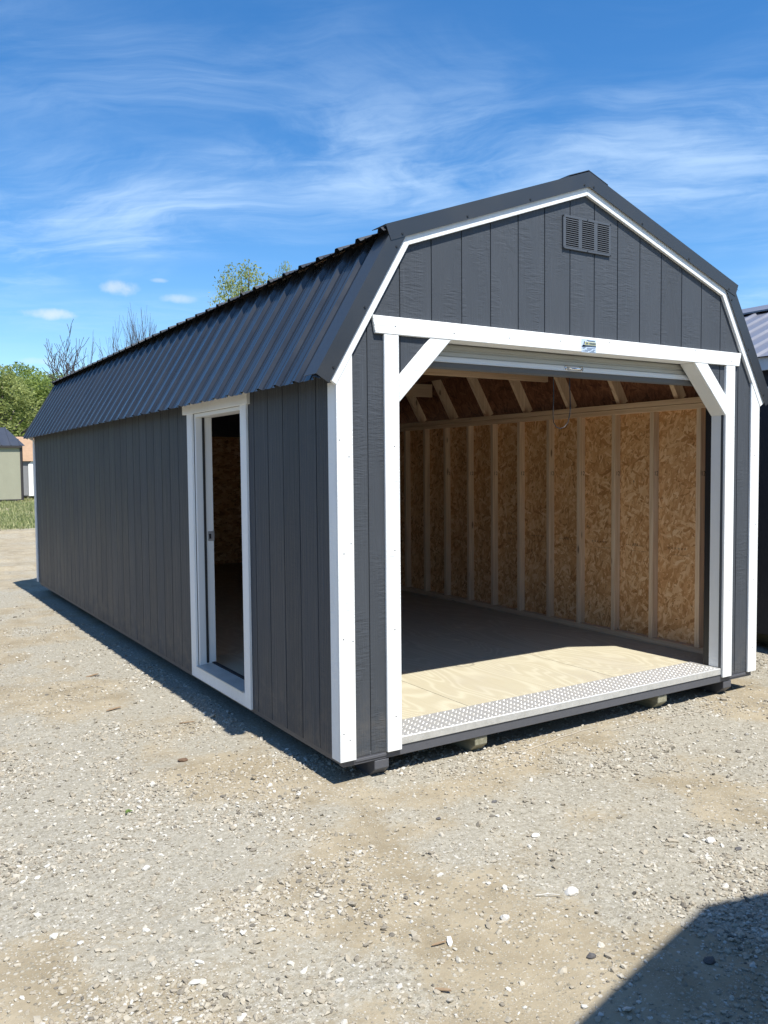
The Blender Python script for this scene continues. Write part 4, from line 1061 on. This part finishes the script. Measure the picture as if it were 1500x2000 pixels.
rock('stone', 0.26, -1.99, (0.026, 0.020), 'stone_dark', 'dark stone lying inside the big shadow', 'stone', 10, 0.7)
rock('dirt_clod', -0.574, 0.809, (0.038, 0.024), 'clod', 'brown clod of earth left of the charcoal shed corner', 'clod', 11, 0.6)
def scrap(name, x, y, L, w, h, rz, mat, label, cat):
    if mat == 'bark_chip': L, w, h = L * 0.66, w * 0.6, h * 0.4
    me = MB().prism([(-L / 2, -w * 0.3), (-L * 0.1, -w / 2), (L / 2, -w * 0.2), (L * 0.42, w * 0.4), (0, w / 2), (-L * 0.45, w * 0.25)], -h / 2, h / 2, 'z').mesh(name, mat, h * 0.2)
    o = bpy.data.objects.new(name, me); o.location = (x, y, float(height(x, y)) + h * 0.5 + 0.006); o.rotation_euler = (0.06, -0.08, rz); return link(o, None, None, label, cat)
scrap('wood_offcut', -0.389, -1.431, 0.050, 0.020, 0.005, 0.95, 'chip_white', 'white rectangular offcut on the gravel left of the shadow', 'offcut')
scrap('bark_scrap', -0.43, -1.425, 0.085, 0.016, 0.010, -0.25, 'bark_chip', 'brown bark strip beside the white offcut', 'bark')
scrap('bark_scrap', -0.566, -1.634, 0.085, 0.020, 0.012, -0.9, 'bark_chip', 'orange-brown bark splinter nearest the bottom edge', 'bark')
scrap('bark_scrap', -0.53, 3.128, 0.16, 0.04, 0.014, 0.2, 'bark_chip', 'brown wood scrap on the gravel, farthest left of the shed', 'bark')
scrap('bark_scrap', -0.635, 2.058, 0.16, 0.035, 0.014, 0.1, 'bark_chip', 'brown wood scrap level with the side doorway', 'bark')
scrap('bark_scrap', -0.318, 1.486, 0.15, 0.02, 0.010, -0.4, 'bark_chip', 'thin brown sliver close to the shed shadow', 'bark')
st_ = MB().tube([(-0.045, 0, 0), (0, 0.003, 0.003), (0.045, 0, 0.001)], [0.002, 0.0022, 0.0016], 6).mesh('white_stick', 'stone_white')
o = bpy.data.objects.new('white_stick', st_); o.location = (0.104, -1.391, float(height(0.104, -1.391)) + 0.008); o.rotation_euler = (0, 0, -0.55); link(o, None, None, 'thin white stick lying left of the flat white stone', 'stick')
wd = MB()
g_ = random.Random(5)
for i in range(14):
    a = g_.uniform(0, 6.28); L_ = g_.uniform(0.02, 0.05); c_, s_ = math.cos(a), math.sin(a)
    wd.add([(c_ * 0.005, s_ * 0.005, 0), (c_ * L_ * 0.6 - s_ * 0.008, s_ * L_ * 0.6 + c_ * 0.008, 0.012), (c_ * L_, s_ * L_, 0.010), (c_ * L_ * 0.6 + s_ * 0.008, s_ * L_ * 0.6 - c_ * 0.008, 0.012)], [(0, 1, 2, 3)], g_.uniform(0, 0.5))
wd.v = [(x * 0.55, y * 0.55, z * 0.8) for x, y, z in wd.v]
wd.build('weed', 'leaf', None, loc=(-1.03, 0.248, float(height(-1.03, 0.248)) + 0.004), label='small green weed in the left foreground gravel', cat='weed')
ch = MB(); xs_ = np.linspace(0.85, 2.85, 60)
for i in range(59):
    q = []
    for xx in (xs_[i], xs_[i + 1]):
        yc = -0.11 + 0.10 * ((xx - 0.92) * (xx < 1.8) / 0.86) - 0.03 * max(0, xx - 1.8) + 0.010 * math.sin(xx * 9) + 0.004 * math.sin(xx * 31)
        for s_ in (-1, 1): q.append((xx, yc + s_ * 0.004, float(height(xx, yc + s_ * 0.004)) + 0.003))
    k = len(ch.v); ch.v += q[:2] if i == 0 else []; ch.v += q[2:]
    n_ = len(ch.v); ch.f.append((n_ - 4, n_ - 3, n_ - 1, n_ - 2))
ch.build('chalk_line', 'chalk', None, label='pale scratched line on the dirt in front of the doorway', cat='ground mark')
